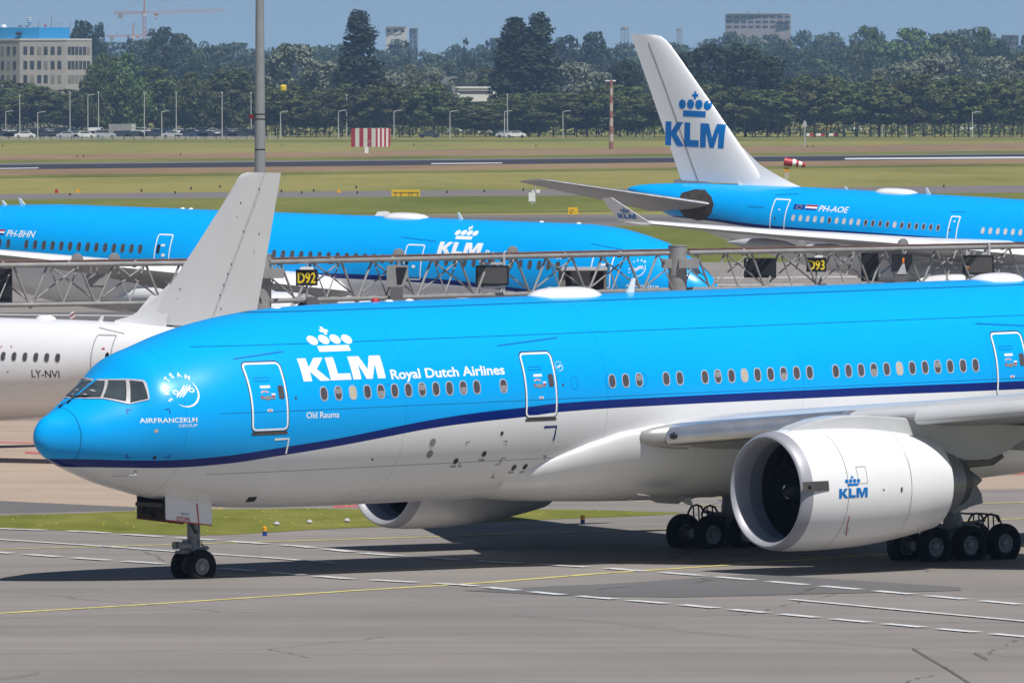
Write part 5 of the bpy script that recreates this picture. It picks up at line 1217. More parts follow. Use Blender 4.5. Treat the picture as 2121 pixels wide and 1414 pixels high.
# ------------------------------------------------------------------ far field: airfield furniture
rnd = random.Random(11)
def far(u, v): g_ = gp(u, v); return Vector((g_.x, g_.y, 0)), ppm(g_.y)
# striped hut with white and red panels
g0, k = far(778, 304.5); o = empty("striped_hut", (g0.x, g0.y, 0)); tag(o, "red and white striped square hut on the far grass", "hut")
H_ = 38.5 / k; L_ = (727 - 778) / k; R_ = (808 - 778) / k
for (x0, y0, x1, y1, n, nm) in ((L_, 3.0, 0, 0, 6, "side_wall"), (0, 0, R_, 6.0, 7, "end_wall")):
    mb = MB(); W0 = Vector((x0, y0, 0)); W1 = Vector((x1, y1, 0)); nn = n + (0 if n % 2 else 0)
    for i in range(nn):
        a, b = W0 + (W1 - W0) * (i / nn), W0 + (W1 - W0) * ((i + 1) / nn)
        mb.add([a, b, b + Vector((0, 0, H_)), a + Vector((0, 0, H_))], [(0, 1, 2, 3)], i % 2)
    mb.build(nm, [mat("hut_red", (.42, .02, .04), .5, var=.08), mat("hut_white", (.74, .73, .70), .5, var=.04)], o, fix=False)
MB().add([(L_, 3, H_), (0, 0, H_), (R_, 6, H_), (L_ + R_, 9, H_)], [(0, 1, 2, 3)]).build("roof", m_frame, o)
MB().add([(L_, 3, 0), (L_ + R_, 9, 0), (L_ + R_, 9, H_), (L_, 3, H_)], [(0, 1, 2, 3)]).add([(R_, 6, 0), (L_ + R_, 9, 0), (L_ + R_, 9, H_), (R_, 6, H_)], [(0, 1, 2, 3)]).build("back_wall", m_red, o)
g0, k = far(761, 318); o = empty("field_instrument", g0); tag(o, "white instrument box on a thin pole before the striped hut", "instrument"); MB().box((-.2, 0, .8), (.9, .6, 1.5)).build("box", m_white, o); MB().tube((.5, 0, 0), (.5, 0, 3.4), .08).tube((-.6, 0, 3.0), (1.3, 0, 3.0), .05).build("pole", m_steel, o)
# windsock
g0, k = far(1633, 408); o = empty("windsock", g0); tag(o, "red and white striped windsock on a lattice pole beside the white tail fin", "windsock")
zs = at(1625, 335, g0.y).z; dx = (1625 - 1633) / k
mb = MB(); segs = [(1624, 2.9), (1641, 2.75), (1648.5, 2.45), (1654, 2.2), (1661, 1.75), (1668, 1.3)]
segs = [(u, d_) for u, d_ in segs]
for i in range(5):
    u0, r0 = segs[i]; u1, r1 = segs[i + 1]; dz = lambda u: -((u - 1624) / 44) ** 1.4 * 8.0 / k
    mb.tube(((u0 - 1633) / k, 0, zs + dz(u0)), ((u1 - 1633) / k, 0, zs + dz(u1)), r0 * 3.1 / k, r1 * 3.1 / k, n=18, mi=i % 2, cap=(i in (0, 4)))
mb.build("sock", [m_red, m_mark], o, smooth=40)
MB().tube(((1627 - 1633) / k, 0, 0), ((1627 - 1633) / k, 0, zs + .6), .12).tube(((1627 - 1633) / k - .3, 0, zs - .55), ((1627 - 1633) / k + .3, 0, zs - .55), .2).build("pole", m_mark, o)
mb = MB(); z1, z2, z3 = at(1630, 347, g0.y).z, at(1630, 356, g0.y).z, at(1630, 372, g0.y).z
mb.box(((1629 - 1633) / k, 0, (z1 + z2) / 2), (10 / k, .3, (z1 - z2)), 0).box(((1629 - 1633) / k, 0, (z2 + z3) / 2), (9 / k, .25, z2 - z3), 1); mb.build("lattice_panel", [m_orange, m_shade], o)
# yellow guidance signs
def ysign(u0, u1, v0, v1, lab, txt):
    g_, k = far((u0 + u1) / 2, v1 + 1); w_ = (u1 - u0) / k; h_ = (v1 - v0) / k
    o = empty("taxiway_sign", g_); tag(o, lab, "sign", "yellow taxiway signs on the field"); MB().box((0, 0, h_ / 2 + .08), (w_, .4, h_)).build("sign_board", m_yel, o)
    MB().box((-w_ * .35, 0, .05), (.15, .3, .1)).box((w_ * .35, 0, .05), (.15, .3, .1)).build("sign_feet", m_dark, o)
    for s_, x_, cap in txt:
        t = text2d(s_, cap * h_, .02); MB().add([(q[0] + x_ * w_ - w_ / 2, -.21, q[1] + h_ * .25) for q in t[0]], t[1]).build("sign_text", m_black, o, fix=False)
    return o, w_, h_
ysign(1177, 1197, 430, 444.5, "square yellow sign with dark mark and small arrow on the grass", [("C'", .15, .5), ("+", .72, .25)])
o, w_, h_ = ysign(811, 870, 393, 407, "long low yellow sign board seen edge on beside the far taxiway", [])
mb = MB()
for x in (-.36, -.17, .12, .22, .42): mb.box((x * w_, -.22, h_ * .42), (.10, .04, h_ * .7))
mb.box((0, -.22, h_ * .62), (w_ * .9, .03, .06)).build("sign_strut", m_exh, o)
# weather instrument, red bar on a white box
g0, k = far(1107, 422); o = empty("field_instrument", g0); tag(o, "white equipment box with thin mast and red cross bar on the green field", "instrument")
MB().box((-.35, 0, .9), (.85, .6, 1.2)).box((-.3, 0, .2), (.4, .4, .4)).build("box", m_white, o); MB().tube((.1, 0, 0), (.1, 0, 47 / k), .06).build("mast", m_frame, o)
MB().box((.5, 0, 26 / k), (.5, .4, .45)).box((-.2, 0, 26 / k), (.25, .4, .3)).build("sensor", m_white, o); MB().box((.1, 0, 45 / k), (20 / k, .1, .12)).ball((-.65, 0, 45 / k), .22, 8).ball((.85, 0, 45 / k), .22, 8).build("red_bar", mat("obstruction_red", (.55, .05, .03), .5, var=.1), o)
# red and white approach mast shimmering in the exhaust
g0, k = far(1266, 309); o = empty("striped_mast", g0); tag(o, "thin pale red and white banded mast left of the blue tail", "mast")
mb = MB(); zt = at(1266, 166, g0.y).z
for i in range(9): mb.tube((0, 0, zt * i / 9), (0, 0, zt * (i + 1) / 9), .55 - .02 * i, n=10, mi=i % 2)
mb.build("mast_tube", [mat("faded_red", (.30, .13, .10), .6, var=.1), m_shade], o); MB().tube((-1.6, 0, zt * .985), (1.2, 0, zt * .985), .25).build("cross_arm", m_frame, o)
# small lights and markers along the taxiways
for i, (u, v) in enumerate(((5, 305), (160, 327), (173, 326), (374, 322), (584, 303), (857, 303), (1110, 305), (145, 406), (293, 397.5), (363, 402), (396, 393), (456, 389.5), (625, 402), (650, 398), (583, 399), (740, 402), (738, 391), (926, 401), (1003, 399), (1084, 396), (1180, 396), (1955, 388.5), (1502, 301), (1672, 306), (1684, 306))):
    g_, k = far(u, v); o = MB().tube((0, 0, 0), (0, 0, 4.0 / k), .10, n=8).ball((0, 0, 4.2 / k), .15, 8).build("field_light", m_dark); o.location = g_
    tag(o, "small dark light or stake standing in the far airfield", "field light", "small dark lights on the far airfield")
for i, (u, v, lab) in enumerate(((117, 400, "orange-red low marker at the far taxiway edge, left of the white fin"), (161, 399, "yellow low marker at the far taxiway edge"), (702, 400, "orange barrel marker at the far taxiway edge right of the mast"))):
    g_, k = far(u, v); o = MB().box((0, 0, .22), (.5, .4, .44)).tube((0, 0, .4), (0, 0, .62), .14, n=8).build("low_marker", m_orange if i else m_red); o.location = g_; tag(o, lab, "marker")
# lamp posts
m_post = mat("white_lamp_post", (.50, .50, .49), .5, var=.05)
def lamp(u, vt, vb, arm):
    g_, k = far(u, vb); zt = at(u, vt, g_.y).z; o = empty("lamp_post", g_)
    MB().tube((0, 0, 0), (0, 0, zt), .19, .12, n=8).build("pole", m_post, o)
    if arm: MB().tube((0, 0, zt), (arm * 1.6, 0, zt + .35), .13, n=6).box((arm * 1.9, 0, zt + .35), (1.2, .4, .25)).build("lamp_head", m_frame, o)
    else: MB().box((0, 0, zt - .2), (.6, .4, .5)).build("lamp_head", m_frame, o)
    tag(o, "short white lamp post with an arm at the edge of the far trees" if arm else "tall plain white pole in front of the far dark trees", "lamp post", "white lamp posts along the far road"); return o
for u, vt, vb in ((41, 197, 285), (145, 191, 284), (204, 190, 285), (299, 191, 287), (365, 191, 285), (460, 191, 287), (520, 191, 285), (718, 196, 285), (1051, 195, 287), (1622, 196, 283), (1877, 196, 284)): lamp(u, vt, vb, 0)
for u, vt, vb in ((12, 232, 283), (78, 234, 291), (182, 198, 282), (335, 232, 289), (581, 233, 287), (701, 231, 290), (816, 231, 287), (932, 232, 287), (1045, 232, 286), (1166, 232, 287), (1643, 233, 283), (1827, 234, 283), (2014, 234, 286)): lamp(u, vt, vb, 1)
g0, k = far(1667, 305); o = empty("lamp_post", g0); tag(o, "thin white field pole standing in the dry grass right of the tail fin", "pole"); MB().tube((0, 0, 0), (0, 0, at(1667, 249, g0.y).z), .16, n=6).build("pole", m_post, o); MB().box((0, 0, at(1667, 258, g0.y).z), (.9, .4, 1.4)).build("pole_head", m_frame, o)
g0, k = far(587, 283); o = empty("beacon_mast", g0); tag(o, "yellow cylinder beacon on a dark pole among the far trees", "beacon"); zt = at(587, 176, g0.y).z; zb_ = at(587, 196, g0.y).z
MB().tube((0, 0, 0), (0, 0, zb_ - .8), .35, .22, n=8).build("pole", m_dark, o); MB().lathe([(0, 1.0), (.4, 1.15), (zt - zb_ - .4, 1.15), (zt - zb_, .7), (zt - zb_ + .02, .001)], (0, 0, zb_), 'z', 18).build("beacon_drum", mat("bright_yellow", (.85, .62, .0), .5, var=.05), o, smooth=40); MB().box((0, 0, zb_ - .4), (1.9, 1.2, .9)).build("beacon_base", m_dark, o)

# vehicles
CARP = [(-2.2, .35), (-2.25, .75), (-2.1, .95), (-1.55, 1.02), (-.85, 1.48), (.75, 1.5), (1.65, 1.0), (2.15, .9), (2.25, .6), (2.2, .35)]
SUVP = [(-2.2, .4), (-2.25, .9), (-2.15, 1.15), (-1.95, 1.75), (.6, 1.78), (1.35, 1.2), (2.15, 1.05), (2.25, .7), (2.2, .4)]
VANP = [(-2.6, .4), (-2.65, 2.0), (-2.4, 2.35), (1.2, 2.35), (1.9, 1.45), (2.55, 1.25), (2.65, .8), (2.6, .4)]
def car(u, vb, prof, col, lab, flip=False, sc=1.55, ln=1.0):
    g_, k = far(u, vb); o = empty("parked_car" if prof is not VANP else "parked_van", g_); o.scale = (sc * ln * (-1 if flip else 1), sc, sc)
    m_ = mat("car_paint", col, .25, coat=.5, var=.03)
    mb = MB(); n = len(prof); rg = []
    for y, kx, kz in ((-.88, .99, 1.0), (-.80, 1.0, 1.0), (.80, 1.0, 1.0), (.88, .99, 1.0)): rg.append([(q[0] * kx, y if q[1] < 1.05 else y * .88, q[1] * kz) for q in prof])
    mb.loft(rg).build("body", m_, o, smooth=30)
    zt = max(q[1] for q in prof); top = [q for q in prof if q[1] > zt - .05]; xa, xb = min(q[0] for q in top), max(q[0] for q in top)
    if prof is VANP: P = [(.75, 1.5), (1.75, 1.5), (1.25, 2.2), (.75, 2.2)]
    else: P = [(xa - .45 if prof is CARP else xa + .1, zt - .45), (xb + .45, zt - .45), (xb - .05, zt - .08), (xa + .1, zt - .08)]
    MB().prism([(q[0], -.86, q[1]) for q in P], (0, 1.72, 0)).build("side_window", m_glass, o)
    for x in (-1.4, 1.4):
        for y in (-.85, .85): MB().lathe([(-.1, .1), (-.1, .33), (.1, .33), (.1, .1)], (x * (1.15 if prof is VANP else 1), y, .33), 'y', 12).build("wheel", m_black, o)
    tag(o, lab, "van" if prof is VANP else "car", "cars in the second row of the far car park" if lab.startswith("car of") else "cars parked before the far trees"); return o
DK, NV, SV, WH, RD, GN, TQ = (.045, .046, .05), (.03, .045, .10), (.42, .43, .45), (.72, .72, .72), (.10, .015, .015), (.02, .03, .025), (.02, .08, .09)
cl = [(8, 286, 0, DK, "dark car at the far left end of the car park"), (29, 286, 0, DK, "dark car next to the white car at the left of the car park"), (52, 287, 0, WH, "white car near the left end of the far car park"), (70, 286, 1, GN, "dark green SUV right of the white car in the far car park"), (88, 285, 0, RD, "dark red car between dark cars in the far car park"), (104, 286, 0, DK, "dark car under the second pole in the far car park"), (121, 286, 1, NV, "navy SUV in the middle of the left car park"), (139, 287, 0, SV, "silver hatchback left of the pale cabinet in the car park"), (156, 286, 0, SV, "silver car hidden partly by the pale cabinet"), (176, 287, 0, WH, "white car right of the pale cabinet in the car park"), (192, 286, 0, DK, "black car in front of the white van"), (218, 287, 1, SV, "large silver SUV in front of the grey trailer"), (246, 286, 0, DK, "dark car in front of the grey trailer's middle"), (262, 285, 0, TQ, "dark teal car in front of the grey trailer's right end"), (284, 286, 0, DK, "long dark saloon right of the grey trailer"), (309, 286, 0, DK, "dark saloon left of the tall fifth pole"), (333, 285, 1, NV, "dark blue SUV at the short lamp post"), (357, 286, 0, SV, "silver-grey car under the tall pole right of the trailer"), (384, 286, 1, DK, "large dark SUV right of the tall pole"), (410, 286, 0, NV, "dark blue car right of the large dark SUV"), (431, 286, 0, DK, "dark car left of the white half-hidden car"), (451, 284, 0, WH, "white car half hidden by the sixth pole"), (470, 286, 0, DK, "dark saloon right of the sixth pole"), (494, 286, 0, DK, "dark car at the right end of the car park"), (512, 285, 1, GN, "dark green SUV beside the grey lighting mast")]
for i, (u, vb, sv, col, lab) in enumerate(cl): car(u, vb, SUVP if sv else CARP, col, lab, flip=(i * 7) % 3 == 0)
car(28, 281, VANP, WH, "white van behind the dark cars at the far left", sc=.8); car(203, 282, VANP, WH, "white van with turquoise mark behind the black car", sc=1.25)
car(297, 281, SUVP, WH, "white car behind the dark saloons right of the trailer"); car(889, 286, CARP, DK, "black car with red tail light alone on the verge"); car(1068, 286, CARP, WH, "white hatchback alone under the twin poplars", flip=True); car(1048, 285.5, CARP, SV, "silver car half behind the white hatchback")
car(1768, 272, SUVP, WH, "white vehicle among the trees right of the yellow loader"); car(1995, 272, VANP, WH, "white van among the trees at the far right", sc=.9); car(2018, 273, CARP, WH, "white car beside the van at the far right")
car(1395, 274, VANP, SV, "pale van behind the tail fin's leading edge", sc=1.1)
g0, k = far(253, 281); o = empty("trailer", g0); tag(o, "long grey box trailer parked behind the cars", "trailer")
MB().box((-.8, 0, 2.4), (7.6, 2.6, 3.2)).build("box_body", m_steel, o); MB().box((3.9, -.1, 2.4), (1.6, 2.5, 3.3)).build("rear_doors", m_frame, o); MB().box((0, 0, .7), (8, 2.2, .3)).build("chassis", m_dark, o)
for x in (-2.6, 2.2, 3.1): MB().lathe([(-.15, .2), (-.15, .5), (.15, .5), (.15, .2)], (x, -1.1, .5), 'y', 12).build("wheel", m_black, o)
g0, k = far(167.5, 284); o = MB().box((0, 0, 1.1), (9 / k, 1.0, 2.0)).box((0, -.1, 2.12), (9.6 / k, 1.2, .1)).build("cabinet", m_shadew); o.location = g0; tag(o, "pale upright cabinet standing among the parked cars", "cabinet")
g0, k = far(1702, 277); o = empty("wheel_loader", g0); tag(o, "yellow wheel loader working among the far trees", "loader"); m_ly = mat("machine_yellow", (.70, .34, .01), .5, var=.1)
MB().box((-1.8, 0, 1.9), (2.6, 2, 1.5)).box((-2.0, 0, 3.0), (1.4, 1.8, 1.0)).build("body", m_ly, o); MB().prism([(0.2, -.6, 1.1), (3.0, -.6, 1.5), (3.6, -.6, 3.2), (2.9, -.6, 3.2), (2.2, -.6, 2.0), (.2, -.6, 1.9)], (0, 1.2, 0)).build("loader_arm", m_ly, o); MB().box((-1.9, -.92, 3.0), (1.0, .05, .7)).build("cab_window", m_glass, o)
for x in (-2.6, .2): MB().lathe([(-.3, .3), (-.3, .85), (.3, .85), (.3, .3)], (x, -.9, .85), 'y', 14).build("wheel", m_black, o)
for i, u in enumerate((1678, 1701, 1727)):
    g_, k = far(u, 282); o = MB().box((-.9, 0, .5), (1.5, .4, .9), 0).box((.5, 0, .5), (1.2, .4, .9), 1).build("striped_barrier", [m_mark, m_red]); o.location = g_; tag(o, "low red and white barrier block below the yellow loader", "barrier", "barrier blocks below the yellow loader")
cl2 = [(20, 0, SV), (44, 0, DK), (64, 1, SV), (84, 0, NV), (112, 0, SV), (132, 1, DK), (152, 0, SV), (236, 0, SV), (275, 0, DK), (322, 0, SV), (345, 0, NV), (370, 0, WH), (396, 0, SV), (422, 1, DK), (442, 0, SV), (462, 0, NV), (482, 0, SV), (503, 0, DK), (524, 0, SV)]
for i, (u, sv, col) in enumerate(cl2): car(u, 280, SUVP if sv else CARP, col, "car of the second row, half hidden behind the front row of the far car park", flip=i % 2 == 0)
# perimeter fence in front of the car park
a, b = gp(-400, 291.5), gp(575, 289); o = empty("perimeter_fence", a); tag(o, "low grey wire fence running in front of the far car park", "fence"); d_ = (b - a); mb = MB(); n_ = 46
for i in range(n_): MB().box(d_ * (i / (n_ - 1)) + Vector((0, 0, .7)), (.25, .12, 1.4)).build("fence_post", m_dark, o); rl = MB()
for z in (.18, .38, .58, .78, .98): rl.tube(Vector((0, 0, z)), d_ + Vector((0, 0, z)), .06, n=5)
rl.build("fence_wires", m_steel, o)

# ------------------------------------------------------------------ buildings and cranes
m_bei = mat("beige_render", (.40, .375, .345), .75, var=.08, scale=.3); m_wd = mat("office_glass", (.05, .055, .065), .2, var=.5, scale=.4); m_wp = mat("office_blind", (.22, .21, .19), .6, var=.2, scale=.4)
m_bp = mat("blue_cladding", (.02, .27, .58), .5, var=.05); m_cap = mat("roof_capping", (.62, .61, .60), .6, var=.05)
Yb = 3660.0; kb = ppm(Yb); zt = at(90, 84, Yb).z
o = empty("office_building", (at(100, 200, Yb).x, Yb, 0)); tag(o, "beige three-sided office building with bright blue rooftop storey", "building"); x0 = o.location.x
Xu = lambda u: at(u, 200, Yb).x - x0
pl = [(Xu(-70), 22), (Xu(40), 3), (Xu(137), 0), (Xu(187), 14), (Xu(187) - 4, 40), (Xu(-70), 40)]
def wallp(pl, z0, z1): return MB().prism([(q[0], q[1], z0) for q in pl], (0, 0, z1 - z0))
wallp(pl, 0, zt).build("wall", m_bei, o)
wallp([(q[0] * 1.004, q[1] - .25) for q in pl], zt, zt + .7).build("roof_edge", m_cap, o)
pb = [(Xu(-60), 13), (Xu(79), 6), (Xu(141), 14), (Xu(120), 30), (Xu(-60), 30)]
wallp(pb, zt + .7, at(0, 57, Yb).z).build("rooftop_storey", m_bp, o)
def wins(a, b, us, w_px, rows):
    a, b = Vector((a[0], a[1], 0)), Vector((b[0], b[1], 0)); d = b - a; n = Vector((d.y, -d.x, 0)).normalized()
    for v0, v1 in rows:
        za, zb_ = at(0, v1, Yb).z, at(0, v0, Yb).z
        for t in us:
            c = a + d * t; h = d.normalized() * w_px
            P = [c - h + Vector((0, 0, za)), c + h + Vector((0, 0, za)), c + h + Vector((0, 0, zb_)), c - h + Vector((0, 0, zb_))]
            MB().prism(P, n * .12).build("window", m_wd if rnd.random() < .7 else m_wp, o)
rows = ((97, 113.5), (126.5, 143.5), (156, 172.5), (186, 202))
wins(pl[1], pl[2], [(v - 40) / 97 for v in (52, 66, 81, 94.5, 109, 123)], .75, rows); wins(pl[2], pl[3], [(v - 137) / 50 for v in (143, 150, 157.5, 165, 172.5, 180)], .95, rows); wins(pl[0], pl[1], [(v + 70) / 110 for v in (-12, 3, 16, 29)], .75, rows)
MB().box((Xu(37), pb[1][1] + .5, at(0, 70, Yb).z), (12 / kb, 2, 6 / kb)).build("vent", m_dark, o)
mb = MB()
for i in range(3): mb.lathe([(0, .9), (.5, 1.2), (.7, .6)], (Xu(58), 14, at(0, 48 - i * 4.2, Yb).z), 'z', 14)
mb.tube((Xu(58), 14, at(0, 57, Yb).z), (Xu(58), 14, at(0, 36, Yb).z), .3).build("white_ventilator", m_white, o)
mb = MB()
for u, v in ((103, 31), (76, 43), (142, 46)): mb.tube((Xu(u), 14, at(0, 58, Yb).z), (Xu(u), 14, at(0, v, Yb).z), .16, n=5)
for u in (112, 116, 120, 124): mb.tube((Xu(u), 14, at(0, 57, Yb).z), (Xu(u), 14, at(0, 47, Yb).z), .07, n=4)
mb.tube((Xu(111), 14, at(0, 48, Yb).z), (Xu(125), 14, at(0, 48, Yb).z), .07, n=4).build("antenna", m_steel, o)
MB().ball((Xu(91), 12, at(0, 53, Yb).z), .5, 10).build("red_lamp", m_red, o); MB().box((Xu(38), 14, at(0, 54, Yb).z), (8 / kb, 3, 4 / kb)).box((Xu(52), 14, at(0, 54, Yb).z), (7 / kb, 3, 4 / kb)).build("roof_unit", m_nozzle, o); MB().ball((Xu(4), 14, at(0, 57, Yb).z), 1.3, 12, half=True).build("roof_dome", m_white, o)

def block(u0, u1, v0, Y, m_, lab, name, nr, nc, dep=14, skew=4, sl=None):
    k = ppm(Y); zt = at(0, v0, Y).z; xa, xb = at(u0, 200, Y).x, at(u1, 200, Y).x; w_ = xb - xa; o = empty(name, ((xa + xb) / 2, Y, 0)); tag(o, lab, "building")
    MB().prism([(-w_ / 2, skew, 0), (w_ / 2, 0, 0), (w_ / 2, dep, 0), (-w_ / 2, dep + skew, 0)], (0, 0, zt)).build("wall", m_, o)
    MB().box((0, dep / 2, zt + .4), (w_ * .96, dep, .8)).build("roof", m_steel, o)
    for r in range(nr):
        for c in range(nc):
            z = zt - 2.5 - r * 4.4; x = -w_ / 2 + w_ * (c + .5) / nc; y = skew * (.5 - x / w_)
            MB().box((x, y - .05, z), (w_ / nc * .72, .3, 2.2)).build("window", m_wd, o)
    return o, zt, w_
o, zt, w_ = block(1503, 1638, 30, 8600, mat("grey_concrete_block", (.30, .27, .26), .7, var=.1, scale=.1), "long grey apartment block rising above the far trees at upper right", "apartment_block", 3, 9)
MB().tube((-w_ * .15, 4, zt), (-w_ * .15, 4, zt + 3.2), .5).tube((w_ * .02, 4, zt), (w_ * .02, 4, zt + 2.8), .5).build("chimney", m_steel, o); MB().box((w_ * .37, -.3, zt - 8), (w_ * .2, .4, 1.6)).box((w_ * .37, -.3, zt - 12.5), (w_ * .2, .4, 1.6)).build("balcony", m_boxblk, o)
o, zt, w_ = block(799, 843, 57.5, 7600, mat("white_tower_render", (.66, .64, .60), .6, var=.05), "small white stepped tower block above the far trees", "tower_block", 1, 3)
MB().box((w_ * .18, -.5, zt - 1.2), (w_ * .32, .3, .6)).build("dark_band", m_boxblk, o); MB().box((-w_ * .05, -.5, zt - 5.8), (w_ * .6, .3, .7)).build("ledge", m_steeld, o)
block(848, 865.5, 60, 8600, mat("pale_blue_glass", (.22, .28, .36), .3, var=.1), "pale glass tower right beside the small white tower", "glass_tower", 4, 2)
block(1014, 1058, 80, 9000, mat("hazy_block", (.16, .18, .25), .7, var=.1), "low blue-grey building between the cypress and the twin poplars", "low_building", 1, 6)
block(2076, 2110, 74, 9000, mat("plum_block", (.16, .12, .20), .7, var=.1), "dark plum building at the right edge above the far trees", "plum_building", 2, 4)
for u0, v0, h, lab in ((1294, 58, 30, "lattice water tower left of the white fin's tip"), (1407, 60, 26, "slim lattice tower right of the white fin's tip")):
    Y = 9000; k = ppm(Y); zt = at(u0, v0, Y).z; o = empty("lattice_tower", (at(u0, 100, Y).x, Y, 0)); tag(o, lab, "tower"); w_ = (8 if u0 < 1350 else 5) / k; mb = MB()
    for sx in (-1, 0, 1):
        for sy in (-1, 1): mb.tube((sx * w_, sy * w_, 0), (sx * w_ * .95, sy * w_, zt - 2), .28, n=5)
    for i in range(16):
        z = zt - 2 - i * 2.6; mb.tube((-w_, -w_, z), (w_, -w_, z - 2.6), .18, n=4).tube((w_, -w_, z), (-w_, -w_, z - 2.6), .18, n=4).tube((-w_, -w_, z), (w_, -w_, z), .2, n=4)
    mb.build("frame", m_steel, o); MB().lathe([(0, w_ * 1.1), (2.0, w_ * 1.1), (3.4, w_ * .5), (3.5, .01)], (0, 0, zt - 2), 'z', 14).build("tank", m_steel, o)
# hangar roofs peeping out of the trees
Y = 3420; k = ppm(Y); x0 = at(927, 200, Y).x; o = empty("curved_roof_house", (x0, Y, 0)); tag(o, "grey barrel-roofed building peeping out between the far trees", "building")
z0, z1 = at(0, 178, Y).z, at(0, 158, Y).z; P = [(-17 / k, -6, z0), (-13 / k, -6, z0 + (z1 - z0) * .45), (-5 / k, -6, z0 + (z1 - z0) * .8), (6 / k, -6, z0 + (z1 - z0) * .97), (19 / k, -6, z1)]
MB().prism(P + [(19 / k, -6, z1 - .6), (6 / k, -6, z0 + (z1 - z0) * .7), (-3 / k, -6, z0 + (z1 - z0) * .3), (-8 / k, -6, z0)], (0, 16, 0)).build("roof", m_nozzle, o); MB().box((0, 2, z0 / 2), (30 / k, 14, z0)).build("wall", m_steel, o); MB().box((2 / k, -5.2, z0 - 1), (14 / k, .3, 2)).build("window", m_wd, o)
Y = 3560; k = ppm(Y); x0 = at(982, 200, Y).x; o = empty("white_hall", (x0, Y, 0)); tag(o, "long white flat-roofed hall glimpsed through a gap in the trees", "building"); z1 = at(0, 183, Y).z
MB().box((0, 6, z1 / 2), (110 / k, 12, z1)).build("wall", mat("white_hall_wall", (.72, .70, .65), .6, var=.05), o); MB().box((0, 5.9, z1 + .3), (112 / k, 12.6, .6)).build("roof", m_white, o); MB().box((6 / k, -.05, at(0, 191, Y).z), (66 / k, .3, 1.0)).build("window_band", m_exh, o)
# tower cranes
m_cr = mat("crane_orange", (.52, .20, .11), .6, var=.1); m_crp = mat("crane_pale", (.55, .34, .30), .6, var=.1)
def truss(mb, p0, p1, wd, n, r=.2, mi=0):
    p0, p1 = Vector(p0), Vector(p1); d = (p1 - p0).normalized(); a = Vector((0, 1, 0)); b = d.cross(a).normalized(); Q = []
    for s1, s2 in ((1, 1), (1, -1), (-1, -1), (-1, 1)):
        o_ = a * s1 * wd / 2 + b * s2 * wd / 2; mb.tube(p0 + o_, p1 + o_, r, n=4, mi=mi); Q.append(o_)
    for i in range(n):
        q0, q1 = p0 + (p1 - p0) * (i / n), p0 + (p1 - p0) * ((i + 1) / n)
        for j in range(4): mb.tube(q0 + Q[j], q1 + Q[(j + 1) % 4], r * .7, n=4, mi=mi)
def crane(um, vj, u0, v0, u1, v1, vapex, Y, lab, w_=2.4):
    x0 = at(um, 100, Y).x; o = empty("tower_crane", (x0, Y, 0)); tag(o, lab, "crane", "tower cranes above the far trees"); X = lambda u: at(u, 100, Y).x - x0; Z = lambda v: at(um, v, Y).z
    mb = MB(); truss(mb, (0, 0, 0), (0, 0, Z(vj) + 1), w_, 22, .28); mb.build("mast", m_cr, o)
    mb = MB(); truss(mb, (0, 0, Z(vj)), (X(u1), 0, Z(v1)), w_ * .75, 26, .2); mb.build("jib", m_crp, o)
    mb = MB(); truss(mb, (0, 0, Z(vj)), (X(u0), 0, Z(v0)), w_ * .7, 8, .24); mb.build("counter_jib", m_cr, o)
    MB().tube((0, 0, Z(vj)), (0, 0, Z(vapex)), .7, .4, n=6).build("tower_head", m_cr, o)
    MB().box((X(u0) * .8, 0, Z(v0) - 2.2), (3.2, 2, 3.6)).build("counterweight", m_steel, o)
    MB().box((w_ * .2, -.6, Z(vj) - 1.5), (2.6, 2.4, 2.6)).build("cab", m_shadew, o)
    MB().tube((0, 0, Z(vapex)), (X(u0) * .7, 0, Z(v0) + 1), .12, n=4).tube((0, 0, Z(vapex)), (X(u1) * .28, 0, Z(vj) + 1), .12, n=4).tube((0, 0, Z(vapex)), (X(u1) * .75, 0, Z(v1) + 1), .12, n=4).build("pendant_cable", m_steel, o)
    MB().box((X(u1) * .15, 0, Z(vj) - 1.4), (3, 1.5, 1.4)).tube((X(u1) * .15, 0, Z(vj) - 2), (X(u1) * .15, 0, Z(vj + 13)), .1, n=4).box((X(u1) * .15, 0, Z(vj + 13)), (1, 1, 1.6)).build("trolley_hook", m_cr, o)
crane(299, 27, 237, 27, 464, 21.5, -6, 7000, "large orange tower crane whose jib spans the sky at upper left")
crane(276, 74, 221, 75, 340, 70, 48, 8200, "small distant pale crane low beside the dark tree at upper left", 1.6)
# ------------------------------------------------------------------ trees
def leafmat(name, c0, c1, c2, tint=.35):
    m, t, b = nodes(name)
    oi = t.nodes.new("ShaderNodeObjectInfo"); ge = t.nodes.new("ShaderNodeNewGeometry")
    f = noise(t, 6.0, 3, coords(t, "Object", (1, 1, 1)))
    f = mth(t, 'ADD', mth(t, 'MULTIPLY', f, .7), mth(t, 'MULTIPLY', ge.outputs["Random Per Island"], .35))
    col = ramp(t, f, [(.3, c0), (.55, c1), (.8, c2)])
    hs = t.nodes.new("ShaderNodeHueSaturation"); t.links.new(col, hs.inputs["Color"])
    t.links.new(mth(t, 'MULTIPLY_ADD', oi.outputs["Random"], .06, .47), hs.inputs["Hue"]); t.links.new(mth(t, 'MULTIPLY_ADD', oi.outputs["Random"], tint * 2, 1 - tint), hs.inputs["Value"])
    t.links.new(hs.outputs[0], b.inputs["Base Color"]); b.inputs["Roughness"].default_value = .65; b.inputs["Specular IOR Level"].default_value = .25
    b.inputs["Transmission Weight"].default_value = 0
    return m
lm_row = leafmat("row_foliage", (.045, .058, .014), (.080, .095, .024), (.130, .138, .042))
lm_green = leafmat("green_foliage", (.045, .068, .018), (.078, .108, .030), (.130, .155, .045))
